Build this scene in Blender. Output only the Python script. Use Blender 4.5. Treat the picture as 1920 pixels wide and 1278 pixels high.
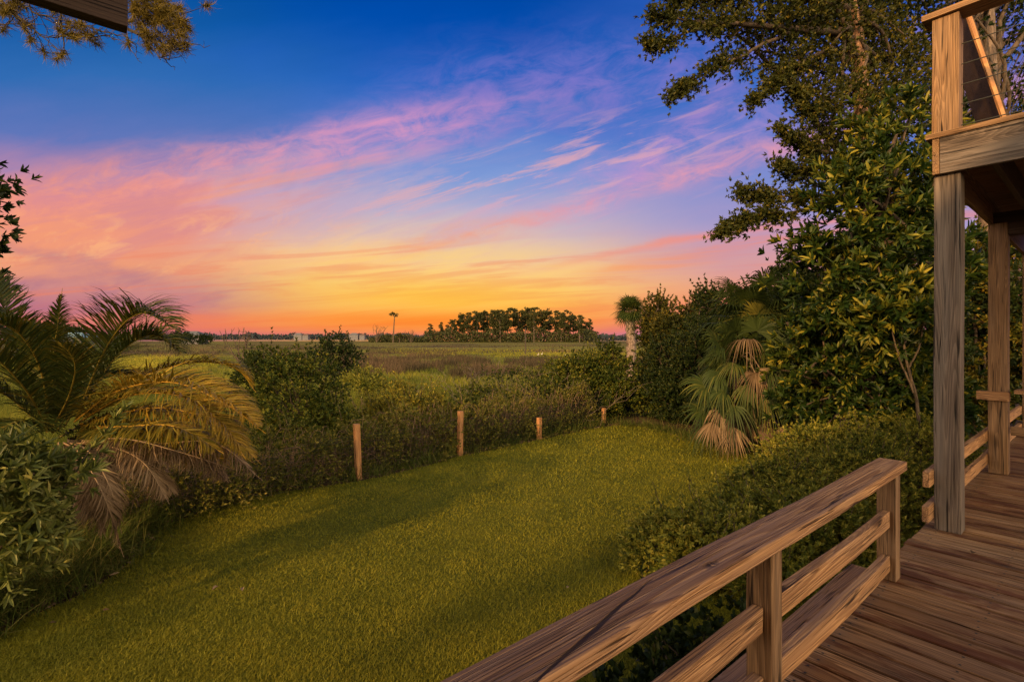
import bpy, bmesh, math, random
import numpy as np
from mathutils import Vector, Matrix

R = math.radians
random.seed(5)
for o in list(bpy.data.objects):
    bpy.data.objects.remove(o)
scene = bpy.context.scene
COL = scene.collection

# ------------------------------------------------------------------ camera
F = 952.0; HZ = 633.0; CZ = 2.35          # focal length in photo pixels, horizon row, eye height above lawn
cd = bpy.data.cameras.new("camera"); cam = bpy.data.objects.new("camera", cd); COL.objects.link(cam)
cam.location = (0, 0, CZ); cam.rotation_euler = (R(90), 0, 0)
cd.sensor_width = 36; cd.lens = F / 1920 * 36; cd.shift_y = (HZ - 639) / 1920
cd.clip_start = 0.05; cd.clip_end = 6000
scene.camera = cam

# ------------------------------------------------------------------ exposure
scene.view_settings.view_transform = 'Standard'
scene.view_settings.look = 'None'
scene.view_settings.exposure = 0.0
scene.view_settings.gamma = 1.0
scene.view_settings.use_curve_mapping = False
scene.cycles.max_bounces = 6
scene.cycles.diffuse_bounces = 3
scene.cycles.transparent_max_bounces = 6

# house frame: U runs along the deck railing, V along the deck boards
UA = R(40.0)
U = np.array([math.cos(UA), math.sin(UA), 0.0]); V = np.array([-math.sin(UA), math.cos(UA), 0.0])
def AB(a, b, z=0.0):
    p = U * a + V * b
    return (float(p[0]), float(p[1]), z)
def W(px, py, d):                      # point seen at a photo pixel at depth d
    return ((px - 960) / F * d, d, CZ + (HZ - py) / F * d)
def G(px, py, gz=0.0):                 # point of the ground seen at a photo pixel
    d = F * (CZ - gz) / (py - HZ)
    return ((px - 960) / F * d, d, gz)

# ------------------------------------------------------------------ node helpers
class E:
    def __init__(s, nt, k): s.nt = nt; s.k = k
    def op(s, o, *a, clamp=False):
        n = s.nt.nodes.new('ShaderNodeMath'); n.operation = o; n.use_clamp = clamp
        for i, v in enumerate((s,) + a):
            if isinstance(v, E): s.nt.links.new(v.k, n.inputs[i])
            else: n.inputs[i].default_value = v
        return E(s.nt, n.outputs[0])
    def __add__(s, o): return s.op('ADD', o)
    __radd__ = __add__
    def __sub__(s, o): return s.op('SUBTRACT', o)
    def __rsub__(s, o): return s.op('MULTIPLY_ADD', -1.0, o)
    def __mul__(s, o): return s.op('MULTIPLY', o)
    __rmul__ = __mul__
    def __truediv__(s, o): return s.op('DIVIDE', o)
    def __pow__(s, o): return s.op('POWER', o)
    def abs(s): return s.op('ABSOLUTE')
    def frac(s): return s.op('FRACT')
    def clamp(s): return s.op('ADD', 0.0, clamp=True)
    def max(s, o): return s.op('MAXIMUM', o)
    def sm(s, a, b, lo=0.0, hi=1.0):
        n = s.nt.nodes.new('ShaderNodeMapRange'); n.interpolation_type = 'SMOOTHSTEP'
        s.nt.links.new(s.k, n.inputs[0])
        n.inputs[1].default_value = a; n.inputs[2].default_value = b; n.inputs[3].default_value = lo; n.inputs[4].default_value = hi
        return E(s.nt, n.outputs[0])
    def lin(s, a, b, lo=0.0, hi=1.0):
        n = s.nt.nodes.new('ShaderNodeMapRange')
        s.nt.links.new(s.k, n.inputs[0])
        n.inputs[1].default_value = a; n.inputs[2].default_value = b; n.inputs[3].default_value = lo; n.inputs[4].default_value = hi
        return E(s.nt, n.outputs[0])
def gauss(x, c, w):                    # bell of x around c
    t = (x - c) / w
    return (t * t * -1.0).op('EXPONENT')
def comb(nt, x, y, z):
    n = nt.nodes.new('ShaderNodeCombineXYZ')
    for i, v in enumerate((x, y, z)):
        if isinstance(v, E): nt.links.new(v.k, n.inputs[i])
        else: n.inputs[i].default_value = v
    return E(nt, n.outputs[0])
def sep(nt, v):
    n = nt.nodes.new('ShaderNodeSeparateXYZ'); nt.links.new(v.k, n.inputs[0])
    return [E(nt, o) for o in n.outputs]
def noise(nt, vec, scale=1.0, detail=3.0, rough=0.5, dist=0.0, col=False):
    n = nt.nodes.new('ShaderNodeTexNoise')
    nt.links.new(vec.k, n.inputs['Vector'])
    n.inputs['Scale'].default_value = scale; n.inputs['Detail'].default_value = detail
    n.inputs['Roughness'].default_value = rough; n.inputs['Distortion'].default_value = dist
    return E(nt, n.outputs[1 if col else 0])
def s2l(c):
    return tuple(((v / 255) / 12.92 if v / 255 < 0.04045 else ((v / 255 + 0.055) / 1.055) ** 2.4) for v in c)
def ramp(nt, f, stops):                # stops: (position, linear rgb)
    n = nt.nodes.new('ShaderNodeValToRGB'); nt.links.new(f.k, n.inputs[0])
    stops = sorted(stops); cr = n.color_ramp
    while len(cr.elements) < len(stops): cr.elements.new(0.5)
    for e, (p, c) in zip(cr.elements, stops):
        e.position = p; e.color = (*c, 1)
    return E(nt, n.outputs[0])
def mix(nt, f, a, b, mode='MIX'):
    n = nt.nodes.new('ShaderNodeMix'); n.data_type = 'RGBA'; n.blend_type = mode
    for i, v in ((0, f), (6, a), (7, b)):
        if isinstance(v, E): nt.links.new(v.k, n.inputs[i])
        elif i == 0: n.inputs[0].default_value = v
        else: n.inputs[i].default_value = (*v, 1)
    return E(nt, n.outputs[2])

# ------------------------------------------------------------------ sky (world, by direction)
def make_world():
    w = bpy.data.worlds.new("World"); scene.world = w; w.use_nodes = True
    nt = w.node_tree; bg = nt.nodes['Background']
    tc = nt.nodes.new('ShaderNodeTexCoord')
    x, y, z = sep(nt, E(nt, tc.outputs['Generated']))
    D = (y * y + 0.03).op('SQRT')
    PX = x / D * 952.0 + 960.0
    PYr = 633.0 - z / D * 952.0
    v1 = comb(nt, PX / 420.0, PYr / 150.0, 0.0)
    wn = noise(nt, v1, 1.0, 5, 0.55)
    wn2 = noise(nt, comb(nt, PX / 160.0, (PYr + PX * 0.22) / 45.0, 3.0), 1.0, 6, 0.62)
    hgt = PYr.sm(640, 420)                      # less wobble near the horizon
    PY = PYr + (wn - 0.5) * (hgt * 90.0 + 12.0) + (wn2 - 0.5) * (hgt * 26.0 + 6.0)
    T = (633.0 - PY) / 762.0
    def col(st): return ramp(nt, T, [(max(0, (633 - yy) / 762), s2l(c)) for yy, c in st])
    cen = col([(631, (222, 118, 112)), (618, (244, 128, 88)), (598, (255, 150, 78)), (570, (255, 176, 84)), (535, (255, 204, 112)), (495, (252, 206, 148)),
               (450, (226, 194, 178)), (395, (184, 178, 206)), (330, (128, 156, 214)), (250, (80, 124, 204)), (150, (44, 100, 190)), (50, (22, 80, 172)), (0, (18, 74, 164)), (-120, (14, 56, 132))])
    lef = col([(631, (186, 112, 130)), (612, (226, 122, 112)), (600, (220, 124, 120)), (575, (194, 122, 134)), (540, (208, 140, 136)), (500, (240, 160, 122)), (440, (234, 150, 130)),
               (380, (220, 142, 148)), (325, (170, 134, 176)), (265, (98, 120, 186)), (160, (56, 110, 180)), (60, (32, 94, 166)), (0, (24, 84, 156)), (-120, (18, 60, 124))])
    rig = col([(631, (172, 122, 166)), (605, (224, 122, 126)), (575, (244, 142, 112)), (535, (232, 156, 136)), (485, (204, 156, 170)), (430, (172, 156, 198)),
               (350, (126, 142, 206)), (250, (82, 120, 200)), (130, (60, 104, 190)), (0, (50, 94, 182)), (-120, (34, 66, 140))])
    c = mix(nt, (PX + (wn - 0.5) * 500.0).sm(240, 800), lef, cen)
    c = mix(nt, (PX + (wn - 0.5) * 300.0).sm(900, 1380), c, rig)
    # streaks of cirrus running up to the right
    st = noise(nt, comb(nt, (PX + PYr * 0.2) / 520.0, (PYr + PX * 0.2) / 42.0, 7.0), 1.0, 7, 0.6, 0.35)
    st2 = noise(nt, comb(nt, PX / 380.0, (PYr + PX * 0.07) / 24.0, 11.0), 1.0, 7, 0.62, 0.7)
    puff = noise(nt, comb(nt, PX / 85.0, (PYr + PX * 0.2) / 40.0, 2.0), 1.0, 8, 0.68, 0.6)
    stS = st.sm(0.36, 0.66); st2S = st2.sm(0.38, 0.66); pf = puff.sm(0.32, 0.70)
    # band A: broad salmon-pink bank from the left edge to the upper middle
    d = PY + PX * 0.205
    colA = mix(nt, PX.sm(100, 760), s2l((250, 158, 126)), s2l((224, 154, 192)))
    mA = (gauss(d, 412.0, PX.lin(0, 1100, 84, 36)) * d.sm(300, 372) * PX.sm(1230, 760) * (pf * 0.8 + stS * 0.35)) * 0.95
    c = mix(nt, mA.clamp(), c, colA)
    mA2 = gauss(d, 470.0, 46.0) * PX.sm(900, 420) * stS * 0.8
    c = mix(nt, mA2.clamp(), c, s2l((246, 160, 120)))
    # band B: arc from the glow up to the right
    d2 = PY + PX * 0.27
    colB = mix(nt, PX.sm(760, 1180), s2l((250, 168, 112)), s2l((236, 158, 170)))
    mB = gauss(d2, 678.0, PX.lin(650, 1500, 12, 30)) * PX.sm(600, 820) * (pf * 0.8 + 0.2)
    c = mix(nt, mB.clamp() * 0.9, c, colB)
    mB2 = gauss(PY + PX * 0.9, 1402.0, 30.0) * PX.sm(1090, 1200) * PX.sm(1400, 1260) * (pf * 0.9 + 0.1)
    c = mix(nt, mB2.clamp() * 0.7, c, s2l((200, 146, 200)))
    # band C: lower thin streaks on the right
    d3 = PY + PX * 0.15
    mC = gauss(d3, 645.0, 9.0) * PX.sm(900, 1150) * (st2S * 0.5 + 0.5)
    c = mix(nt, mC.clamp() * 0.8, c, s2l((240, 146, 132)))
    mC2 = gauss(d3, 676.0, 14.0) * PX.sm(980, 1200) * st2S
    c = mix(nt, mC2.clamp() * 0.8, c, s2l((244, 140, 108)))
    # faint pink wisps high on the right
    mD = gauss(PY + PX * 0.32, 690.0, 50.0) * PX.sm(820, 1180) * pf * 0.35
    c = mix(nt, mD.clamp() * 1.6, c, s2l((186, 150, 206)))
    mD2 = gauss(PY + PX * 0.1, 268.0, 70.0) * PX.sm(600, 1000) * pf * 0.4
    c = mix(nt, mD2.clamp() * 1.8, c, s2l((134, 124, 204)))
    # bright and dark streaks low over the marsh
    low = PYr.sm(430, 500) * PYr.sm(634, 600)
    c = mix(nt, (low * st2S * gauss(PX, 840.0, 330.0)).clamp() * 0.55, c, s2l((255, 216, 124)))
    c = mix(nt, (low * st2.sm(0.52, 0.36)).clamp() * 0.45, c, s2l((240, 134, 98)))
    fine = noise(nt, comb(nt, (PX + PYr) / 120.0, (PYr + PX * 0.28) / 22.0, 31.0), 1.0, 7, 0.66, 0.5)
    vw = gauss(PX, 1120.0, 330.0) * gauss(PYr + PX * 0.28, 640.0, 95.0) * fine.sm(0.50, 0.68)
    c = mix(nt, vw.clamp() * 0.55, c, s2l((226, 168, 186)))
    vx = PX.sm(1500, 900) * PX.sm(350, 600) * gauss(PYr + PX * 0.2, 520.0, 50.0) * fine.sm(0.50, 0.66)
    c = mix(nt, vx.clamp() * 0.5, c, s2l((240, 176, 168)))
    # soft mottled veils over the middle and the left
    big = noise(nt, comb(nt, (PX + PYr * 0.6) / 210.0, (PYr + PX * 0.25) / 60.0, 21.0), 1.0, 7, 0.62, 0.6)
    vm = gauss(PX, 700.0, 330.0) * gauss(PYr, 390.0, 85.0) * big.sm(0.42, 0.62)
    c = mix(nt, vm.clamp() * 0.6, c, s2l((196, 172, 196)))
    vl = PX.sm(700, 300) * gauss(PYr, 410.0, 90.0) * big.sm(0.55, 0.40)
    c = mix(nt, vl.clamp() * 0.5, c, s2l((206, 138, 152)))
    vo = PX.sm(820, 400) * gauss(PYr, 470.0, 60.0) * puff.sm(0.5, 0.66)
    c = mix(nt, vo.clamp() * 0.6, c, s2l((255, 186, 132)))
    vd = PX.sm(620, 200) * gauss(PYr, 560.0, 45.0) * big.sm(0.5, 0.62)
    c = mix(nt, vd.clamp() * 0.55, c, s2l((170, 116, 138)))
    # mauve streaks on the left
    for (cy, k, x0, x1, sw) in ((590.0, 0.06, 520, 150, 20.0), (462.0, -0.22, 560, 260, 15.0), (532.0, 0.03, 330, 90, 14.0)):
        mM = gauss(PY + PX * k + (wn2 - 0.5) * 60.0, cy, sw) * PX.sm(x0, x1) * (stS * 0.5 + pf * 0.5)
        c = mix(nt, mM.clamp() * 0.6, c, s2l((166, 112, 140)))
    gl = gauss(PX, 820.0, 260.0) * gauss(PYr, 560.0, 60.0)
    c = mix(nt, gl * 0.4, c, s2l((255, 208, 96)))
    g2 = gauss(PX, 780.0, 330.0) * gauss(PYr, 602.0, 20.0)
    c = mix(nt, g2 * 0.75, c, s2l((255, 134, 52)))
    g3 = gauss(PX, 830.0, 170.0) * gauss(PYr + (wn2 - 0.5) * 50.0, 560.0, 26.0)
    c = mix(nt, g3 * 0.45, c, s2l((255, 190, 62)))
    hsv = nt.nodes.new('ShaderNodeHueSaturation'); hsv.inputs['Saturation'].default_value = 1.02; nt.links.new(c.k, hsv.inputs['Color']); c = E(nt, hsv.outputs[0])
    # sky behind the camera, round the low sun: warm glow added as fill
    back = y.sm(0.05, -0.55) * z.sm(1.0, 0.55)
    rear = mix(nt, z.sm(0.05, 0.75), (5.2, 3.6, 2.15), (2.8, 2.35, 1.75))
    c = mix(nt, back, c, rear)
    # below the horizon (never seen): dull ground tone
    c = mix(nt, z.sm(-0.002, -0.05), c, (0.05, 0.045, 0.03))
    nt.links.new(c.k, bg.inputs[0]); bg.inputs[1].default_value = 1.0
make_world()

# ------------------------------------------------------------------ sun (low, behind the camera to the left)
SA = R(12.0); SEL = R(18.0)
hs = -U * math.cos(SA) - V * math.sin(SA)
sund = bpy.data.lights.new("sun", 'SUN'); sund.energy = 5.0; sund.angle = R(2.4); sund.color = (1.0, 0.56, 0.22)
suno = bpy.data.objects.new("sun", sund); COL.objects.link(suno); suno.location = (-10, -13, 12)
sdir = Vector((hs[0] * math.cos(SEL), hs[1] * math.cos(SEL), math.sin(SEL)))
suno.rotation_euler = sdir.to_track_quat('Z', 'Y').to_euler()

# ------------------------------------------------------------------ materials
def newmat(name):
    m = bpy.data.materials.new(name); m.use_nodes = True
    nt = m.node_tree; b = nt.nodes['Principled BSDF']
    return m, nt, b
def geo(nt): 
    n = nt.nodes.new('ShaderNodeNewGeometry'); return E(nt, n.outputs['Position'])
def attr(nt, name):
    n = nt.nodes.new('ShaderNodeAttribute'); n.attribute_name = name; return E(nt, n.outputs['Fac'])
def bump(nt, b, h, s, d=0.01):
    n = nt.nodes.new('ShaderNodeBump'); n.inputs['Strength'].default_value = s; n.inputs['Distance'].default_value = d
    nt.links.new(h.k, n.inputs['Height']); nt.links.new(n.outputs[0], b.inputs['Normal'])

def leafmat(name, stops, rough=0.55, trans=0.25, spec=0.2):
    m, nt, b = newmat(name)
    t = attr(nt, 'tint')
    p = geo(nt)
    n = noise(nt, p, 1.3, 3, 0.6)
    f = (t * 0.8 + (n - 0.5) * 0.5 + 0.1).clamp()
    c = ramp(nt, f, stops)
    nt.links.new(c.k, b.inputs['Base Color'])
    b.inputs['Roughness'].default_value = rough
    b.inputs['Specular IOR Level'].default_value = spec
    if trans > 0:
        tr = nt.nodes.new('ShaderNodeBsdfTranslucent')
        cc = mix(nt, 1.0, c, (1.0, 1.0, 0.45), 'MULTIPLY'); nt.links.new(cc.k, tr.inputs[0])
        ms = nt.nodes.new('ShaderNodeMixShader'); ms.inputs[0].default_value = trans
        nt.links.new(b.outputs[0], ms.inputs[1]); nt.links.new(tr.outputs[0], ms.inputs[2])
        nt.links.new(ms.outputs[0], nt.nodes['Material Output'].inputs[0])
    return m

def woodmat(name, dark, mid, light, grey, gamt=0.4, bs=0.5, knot=1.0, stain=None, split=False):
    m, nt, b = newmat(name)
    tc = nt.nodes.new('ShaderNodeTexCoord')
    x0, y0, z0 = sep(nt, E(nt, tc.outputs['Object']))
    oi = nt.nodes.new('ShaderNodeObjectInfo'); rnd = E(nt, oi.outputs['Random'])
    off = attr(nt, 'off') * 13.7 + rnd * 31.0
    x = x0 + off; y = y0 + off * 0.37; z = z0
    kv = nt.nodes.new('ShaderNodeTexVoronoi'); nt.links.new(comb(nt, x * 1.1, y * 5.0, z * 5.0).k, kv.inputs['Vector']); kv.inputs['Scale'].default_value = 1.0
    kd = E(nt, kv.outputs['Distance'])
    kg = (kd * kd * -16.0).op('EXPONENT') * knot
    # growth rings: contour lines of a long stretched noise, bent round the knots
    n1 = noise(nt, comb(nt, x * 0.35, y * 10.0, z * 10.0), 1.0, 1, 0.4, 0.0)
    rings = ((n1 + kg * 0.22) * 22.0).frac()
    ring = rings.sm(0.0, 0.7) * rings.sm(1.0, 0.88)
    fib = noise(nt, comb(nt, x * 3.0, y * 210.0, z * 210.0), 1.0, 2, 0.6)
    wob = noise(nt, comb(nt, x * 2.2, y * 3.0, z * 3.0), 1.0, 2, 0.5) * 0.02
    cr = noise(nt, comb(nt, x * 0.7, (y + wob * 0.12) * 62.0, (z + wob * 0.12) * 62.0), 1.0, 0, 0.5, 0.0)
    c1 = (cr - 0.5).abs().sm(0.01, 0.045)
    cm = noise(nt, comb(nt, x * 1.6, y * 20.0, z * 20.0), 1.3, 2).sm(0.50, 0.60)
    crack = 1.0 - (1.0 - c1) * cm
    if split:      # the long open split and the big knot of the handrail
        yc = noise(nt, comb(nt, x0 * 5.0, 3.0, 1.0), 1.0, 3) * 0.02 + (x0 * 0.19 - 0.016)
        sp = ((y0 - yc).abs() / (0.0022 + gauss(x0, -0.08, 0.2) * 0.0045)).sm(0.6, 1.4)
        s1 = 1.0 - (1.0 - sp) * x0.sm(-0.5, -0.38) * x0.sm(0.30, 0.18)
        crack = crack * s1
        kx = (x0 - 0.49) / 0.035; ky = (y0 + 0.016) / 0.014
        kk = ((kx * kx + ky * ky) * -1.0).op('EXPONENT')
        crack = crack * (1.0 - kk * noise(nt, comb(nt, x * 60.0, y * 60.0, z), 1.0, 3).sm(0.4, 0.5))
    c = mix(nt, ring, light, mid)
    c = mix(nt, fib.sm(0.62, 0.34) * 0.45, c, dark)
    gn = noise(nt, comb(nt, x * 1.0, y * 12.0, z * 12.0), 1.0, 3, 0.55)
    c = mix(nt, gn.sm(0.36, 0.70) * gamt, c, grey)
    if stain:
        sn = noise(nt, comb(nt, x * 1.5, y * 5.0, z * 3.0), 1.0, 5, 0.7)
        c = mix(nt, sn.sm(0.49, 0.62) * 0.85, c, stain)
        tone = noise(nt, comb(nt, off * 5.0, 0.0, 0.0), 1.0, 0)
        c = mix(nt, tone.sm(0.35, 0.65) * 0.8, c, mix(nt, 1.0, c, (0.52, 0.44, 0.38), 'MULTIPLY'))
    c = mix(nt, kd.sm(0.16, 0.05) * (0.85 * knot), c, dark)
    ln = noise(nt, comb(nt, x * 1.4, y * 130.0, z * 130.0), 1.0, 0, 0.5)
    lm = noise(nt, comb(nt, x * 1.1, y * 11.0, z * 11.0), 1.0, 2, 0.5)
    thin = (1.0 - (ln - 0.5).abs().sm(0.01, 0.07)) * lm.sm(0.40, 0.56)
    c = mix(nt, thin * 0.7, c, dark)
    c = mix(nt, (1.0 - crack) * 0.92, c, tuple(v * 0.2 for v in dark))
    nt.links.new(c.k, b.inputs['Base Color'])
    b.inputs['Roughness'].default_value = 0.68; b.inputs['Specular IOR Level'].default_value = 0.3
    h = ring * 0.3 + fib * 0.15 + crack * 1.6 - thin * 0.5
    bump(nt, b, h, bs, 0.006)
    return m

M = {}
M['rail_wood'] = woodmat('rail_wood', (0.09, 0.04, 0.016), (0.36, 0.185, 0.075), (0.58, 0.33, 0.145), (0.46, 0.29, 0.165), 0.4, 0.9)
M['handrail_wood'] = woodmat('handrail_wood', (0.09, 0.04, 0.016), (0.36, 0.185, 0.075), (0.60, 0.34, 0.15), (0.46, 0.29, 0.165), 0.4, 1.0, 0.6, split=True)
M['post_wood'] = woodmat('post_wood', (0.055, 0.03, 0.013), (0.215, 0.12, 0.052), (0.36, 0.215, 0.10), (0.27, 0.185, 0.115), 0.45, 0.7)
M['grey_wood'] = woodmat('grey_wood', (0.035, 0.026, 0.02), (0.13, 0.098, 0.074), (0.225, 0.175, 0.135), (0.17, 0.15, 0.13), 0.6, 0.9)
M['deck_wood'] = woodmat('deck_wood', (0.05, 0.022, 0.008), (0.25, 0.13, 0.052), (0.50, 0.30, 0.14), (0.42, 0.28, 0.155), 0.6, 0.6, 0.3, stain=(0.13, 0.04, 0.011))
M['fence_wood'] = woodmat('fence_wood', (0.12, 0.05, 0.02), (0.42, 0.20, 0.075), (0.58, 0.31, 0.12), (0.42, 0.25, 0.13), 0.3, 0.5)
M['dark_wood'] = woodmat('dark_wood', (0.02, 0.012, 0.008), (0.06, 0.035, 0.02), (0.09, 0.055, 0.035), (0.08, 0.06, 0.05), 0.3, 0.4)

def barkmat(name, a, b2, s=1.0):
    m, nt, b = newmat(name)
    p = geo(nt); x, y, z = sep(nt, p)
    n = noise(nt, comb(nt, x * 14 * s, y * 14 * s, z * 4 * s), 1.0, 5, 0.65, 0.4)
    nt.links.new(mix(nt, n.sm(0.35, 0.65), a, b2).k, b.inputs['Base Color'])
    b.inputs['Roughness'].default_value = 0.9; bump(nt, b, n, 0.9, 0.03)
    return m
M['bark'] = barkmat('bark', (0.05, 0.035, 0.025), (0.19, 0.14, 0.10))
M['bark_sunlit'] = barkmat('bark_sunlit', (0.14, 0.07, 0.035), (0.42, 0.24, 0.13))  # low sun's orange put into the oak trunk's bark colour
M['twig'] = barkmat('twig', (0.03, 0.022, 0.013), (0.11, 0.08, 0.05))
M['dark_twig'] = barkmat('dark_twig', (0.025, 0.02, 0.014), (0.06, 0.045, 0.03))
M['dry_stem'] = barkmat('dry_stem', (0.08, 0.05, 0.028), (0.28, 0.18, 0.10))
M['grey_stem'] = barkmat('grey_stem', (0.10, 0.075, 0.05), (0.24, 0.19, 0.14))
M['limb'] = barkmat('limb_bark', (0.03, 0.022, 0.014), (0.10, 0.07, 0.045))
M['pale_trunk'] = barkmat('pale_trunk', (0.22, 0.17, 0.14), (0.42, 0.34, 0.28), 0.2)
M['palm_bark'] = barkmat('palm_bark', (0.05, 0.035, 0.025), (0.24, 0.18, 0.14), 0.8)

g = lambda *s: [(p, c) for p, c in s]
M['oak_leaf'] = leafmat('oak_leaf', g((0.1, (0.014, 0.023, 0.005)), (0.5, (0.045, 0.052, 0.008)), (0.85, (0.15, 0.125, 0.016)), (1.0, (0.26, 0.18, 0.02))))
M['bay_leaf'] = leafmat('bay_leaf', g((0.1, (0.012, 0.03, 0.007)), (0.5, (0.026, 0.05, 0.008)), (0.78, (0.10, 0.12, 0.015)), (1.0, (0.32, 0.27, 0.03))), 0.42)
M['olive_leaf'] = leafmat('olive_leaf', g((0.1, (0.03, 0.045, 0.008)), (0.4, (0.12, 0.125, 0.018)), (0.75, (0.28, 0.24, 0.028)), (1.0, (0.42, 0.33, 0.04))))
M['gold_leaf'] = leafmat('gold_leaf', g((0.1, (0.02, 0.035, 0.008)), (0.45, (0.08, 0.09, 0.014)), (0.75, (0.28, 0.21, 0.022)), (1.0, (0.50, 0.33, 0.04))))
M['shrub_leaf'] = leafmat('shrub_leaf', g((0.1, (0.022, 0.042, 0.008)), (0.5, (0.062, 0.088, 0.012)), (0.85, (0.17, 0.17, 0.02)), (1.0, (0.30, 0.25, 0.03))))
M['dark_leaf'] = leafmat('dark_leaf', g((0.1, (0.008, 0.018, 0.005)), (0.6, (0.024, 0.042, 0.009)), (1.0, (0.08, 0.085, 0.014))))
M['hedge_leaf'] = leafmat('hedge_leaf', g((0.05, (0.03, 0.052, 0.009)), (0.35, (0.115, 0.14, 0.020)), (0.7, (0.26, 0.25, 0.032)), (1.0, (0.46, 0.38, 0.07))))
M['lance_leaf'] = leafmat('lance_leaf', g((0.1, (0.04, 0.06, 0.014)), (0.5, (0.12, 0.15, 0.035)), (0.9, (0.30, 0.30, 0.09)), (1.0, (0.46, 0.38, 0.16))), 0.42)
M['vine_leaf'] = leafmat('vine_leaf', g((0.1, (0.04, 0.052, 0.010)), (0.5, (0.115, 0.125, 0.02)), (1.0, (0.30, 0.24, 0.05))))
M['palm_leaf'] = leafmat('palm_leaf', g((0.0, (0.014, 0.03, 0.009)), (0.5, (0.045, 0.065, 0.013)), (1.0, (0.24, 0.17, 0.025))), 0.45, 0.2)
M['palm_sunlit'] = leafmat('palm_sunlit', g((0.0, (0.07, 0.08, 0.012)), (0.35, (0.26, 0.19, 0.022)), (1.0, (0.60, 0.34, 0.045))), 0.45, 0.2)  # sunlit copy of the palm leaf: the sun's gold is in the colour
M['fan_leaf'] = leafmat('fan_leaf', g((0.0, (0.012, 0.024, 0.006)), (0.6, (0.04, 0.062, 0.012)), (1.0, (0.16, 0.15, 0.025))), 0.6, 0.2)
M['fan_yellow'] = leafmat('fan_yellow', g((0.0, (0.10, 0.11, 0.02)), (1.0, (0.30, 0.26, 0.05))), 0.45, 0.2)
M['dead_leaf'] = leafmat('dead_leaf', g((0.0, (0.05, 0.03, 0.014)), (0.5, (0.17, 0.115, 0.062)), (1.0, (0.36, 0.26, 0.15))), 0.7, 0.1)
M['pine_leaf'] = leafmat('pine_leaf', g((0.0, (0.02, 0.03, 0.01)), (0.6, (0.045, 0.05, 0.014)), (1.0, (0.12, 0.10, 0.02))), 0.6, 0.1)
M['needle'] = leafmat('needle', g((0.0, (0.03, 0.03, 0.008)), (1.0, (0.24, 0.18, 0.03))), 0.6, 0.2)
M['haze_leaf'] = leafmat('haze_leaf', g((0.0, (0.016, 0.026, 0.03)), (1.0, (0.035, 0.05, 0.055))), 0.8, 0.0)  # blue of the distant haze put into the leaf colour
M['lawn_blade'] = leafmat('lawn_blade', g((0.0, (0.08, 0.10, 0.008)), (0.5, (0.225, 0.225, 0.016)), (0.9, (0.38, 0.32, 0.026)), (1.0, (0.52, 0.40, 0.08))), 0.6, 0.3)
M['tall_blade'] = leafmat('tall_blade', g((0.0, (0.03, 0.05, 0.009)), (0.6, (0.09, 0.12, 0.02)), (1.0, (0.28, 0.22, 0.07))), 0.75, 0.25, 0.1)
M['marsh_green'] = leafmat('marsh_green', g((0.0, (0.03, 0.05, 0.008)), (0.5, (0.12, 0.145, 0.014)), (1.0, (0.29, 0.25, 0.03))), 0.7, 0.35)
M['meadow'] = leafmat('meadow', g((0.0, (0.10, 0.11, 0.012)), (0.5, (0.22, 0.215, 0.02)), (1.0, (0.34, 0.29, 0.03))), 0.7, 0.35)
M['marsh_brown'] = leafmat('marsh_brown', g((0.0, (0.016, 0.018, 0.008)), (0.5, (0.05, 0.038, 0.020)), (1.0, (0.13, 0.085, 0.05))), 0.75, 0.15)

def plain(name, c, rough=0.8, metal=0.0, var=0.25, sc=6.0):
    m, nt, b = newmat(name); n = noise(nt, geo(nt), sc, 4, 0.6)
    nt.links.new(mix(nt, n, tuple(v * (1 - var) for v in c), tuple(min(1, v * (1 + var)) for v in c)).k, b.inputs['Base Color'])
    b.inputs['Roughness'].default_value = rough; b.inputs['Metallic'].default_value = metal
    return m
M['wire'] = plain('wire', (0.03, 0.035, 0.03), 0.5, 0.3)
M['white_paint'] = plain('white_paint', (0.11, 0.11, 0.12)); M['blue_roof'] = plain('blue_roof', (0.16, 0.30, 0.38)); M['roof_brown'] = plain('roof_brown', (0.10, 0.07, 0.055))
M['grey_paint'] = plain('grey_paint', (0.09, 0.10, 0.11)); M['feather'] = plain('feather', (0.5, 0.48, 0.45)); M['orange_bill'] = plain('orange_bill', (0.5, 0.25, 0.05))
M['window'] = plain('window_glass', (0.03, 0.035, 0.045), 0.2)
M['siding'] = plain('siding', (0.28, 0.25, 0.21), 0.8, 0, 0.15, 3)

def ground_mat():
    m, nt, b = newmat('ground'); p = geo(nt); x, y, z = sep(nt, p)
    n = noise(nt, p, 0.9, 6, 0.65)
    soil = ramp(nt, n, [(0.3, (0.030, 0.020, 0.012)), (0.5, (0.060, 0.040, 0.022)), (0.75, (0.10, 0.065, 0.035))])
    q = comb(nt, x * 0.02, y * 0.045, 0.0)
    n2 = noise(nt, q, 1.0, 5, 0.62, 0.8)
    n3 = noise(nt, p, 0.35, 4, 0.6)
    marsh = ramp(nt, n2 + (n3 - 0.5) * 0.12, [(0.30, (0.035, 0.028, 0.016)), (0.44, (0.065, 0.052, 0.024)), (0.50, (0.11, 0.11, 0.022)), (0.62, (0.17, 0.17, 0.024)), (0.70, (0.07, 0.052, 0.026))])
    c = mix(nt, y.sm(15.0, 26.0), soil, marsh)
    nt.links.new(c.k, b.inputs['Base Color']); b.inputs['Roughness'].default_value = 0.95; b.inputs['Specular IOR Level'].default_value = 0.1
    bump(nt, b, n, 0.6, 0.05)
    return m
M['ground'] = ground_mat()
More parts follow.
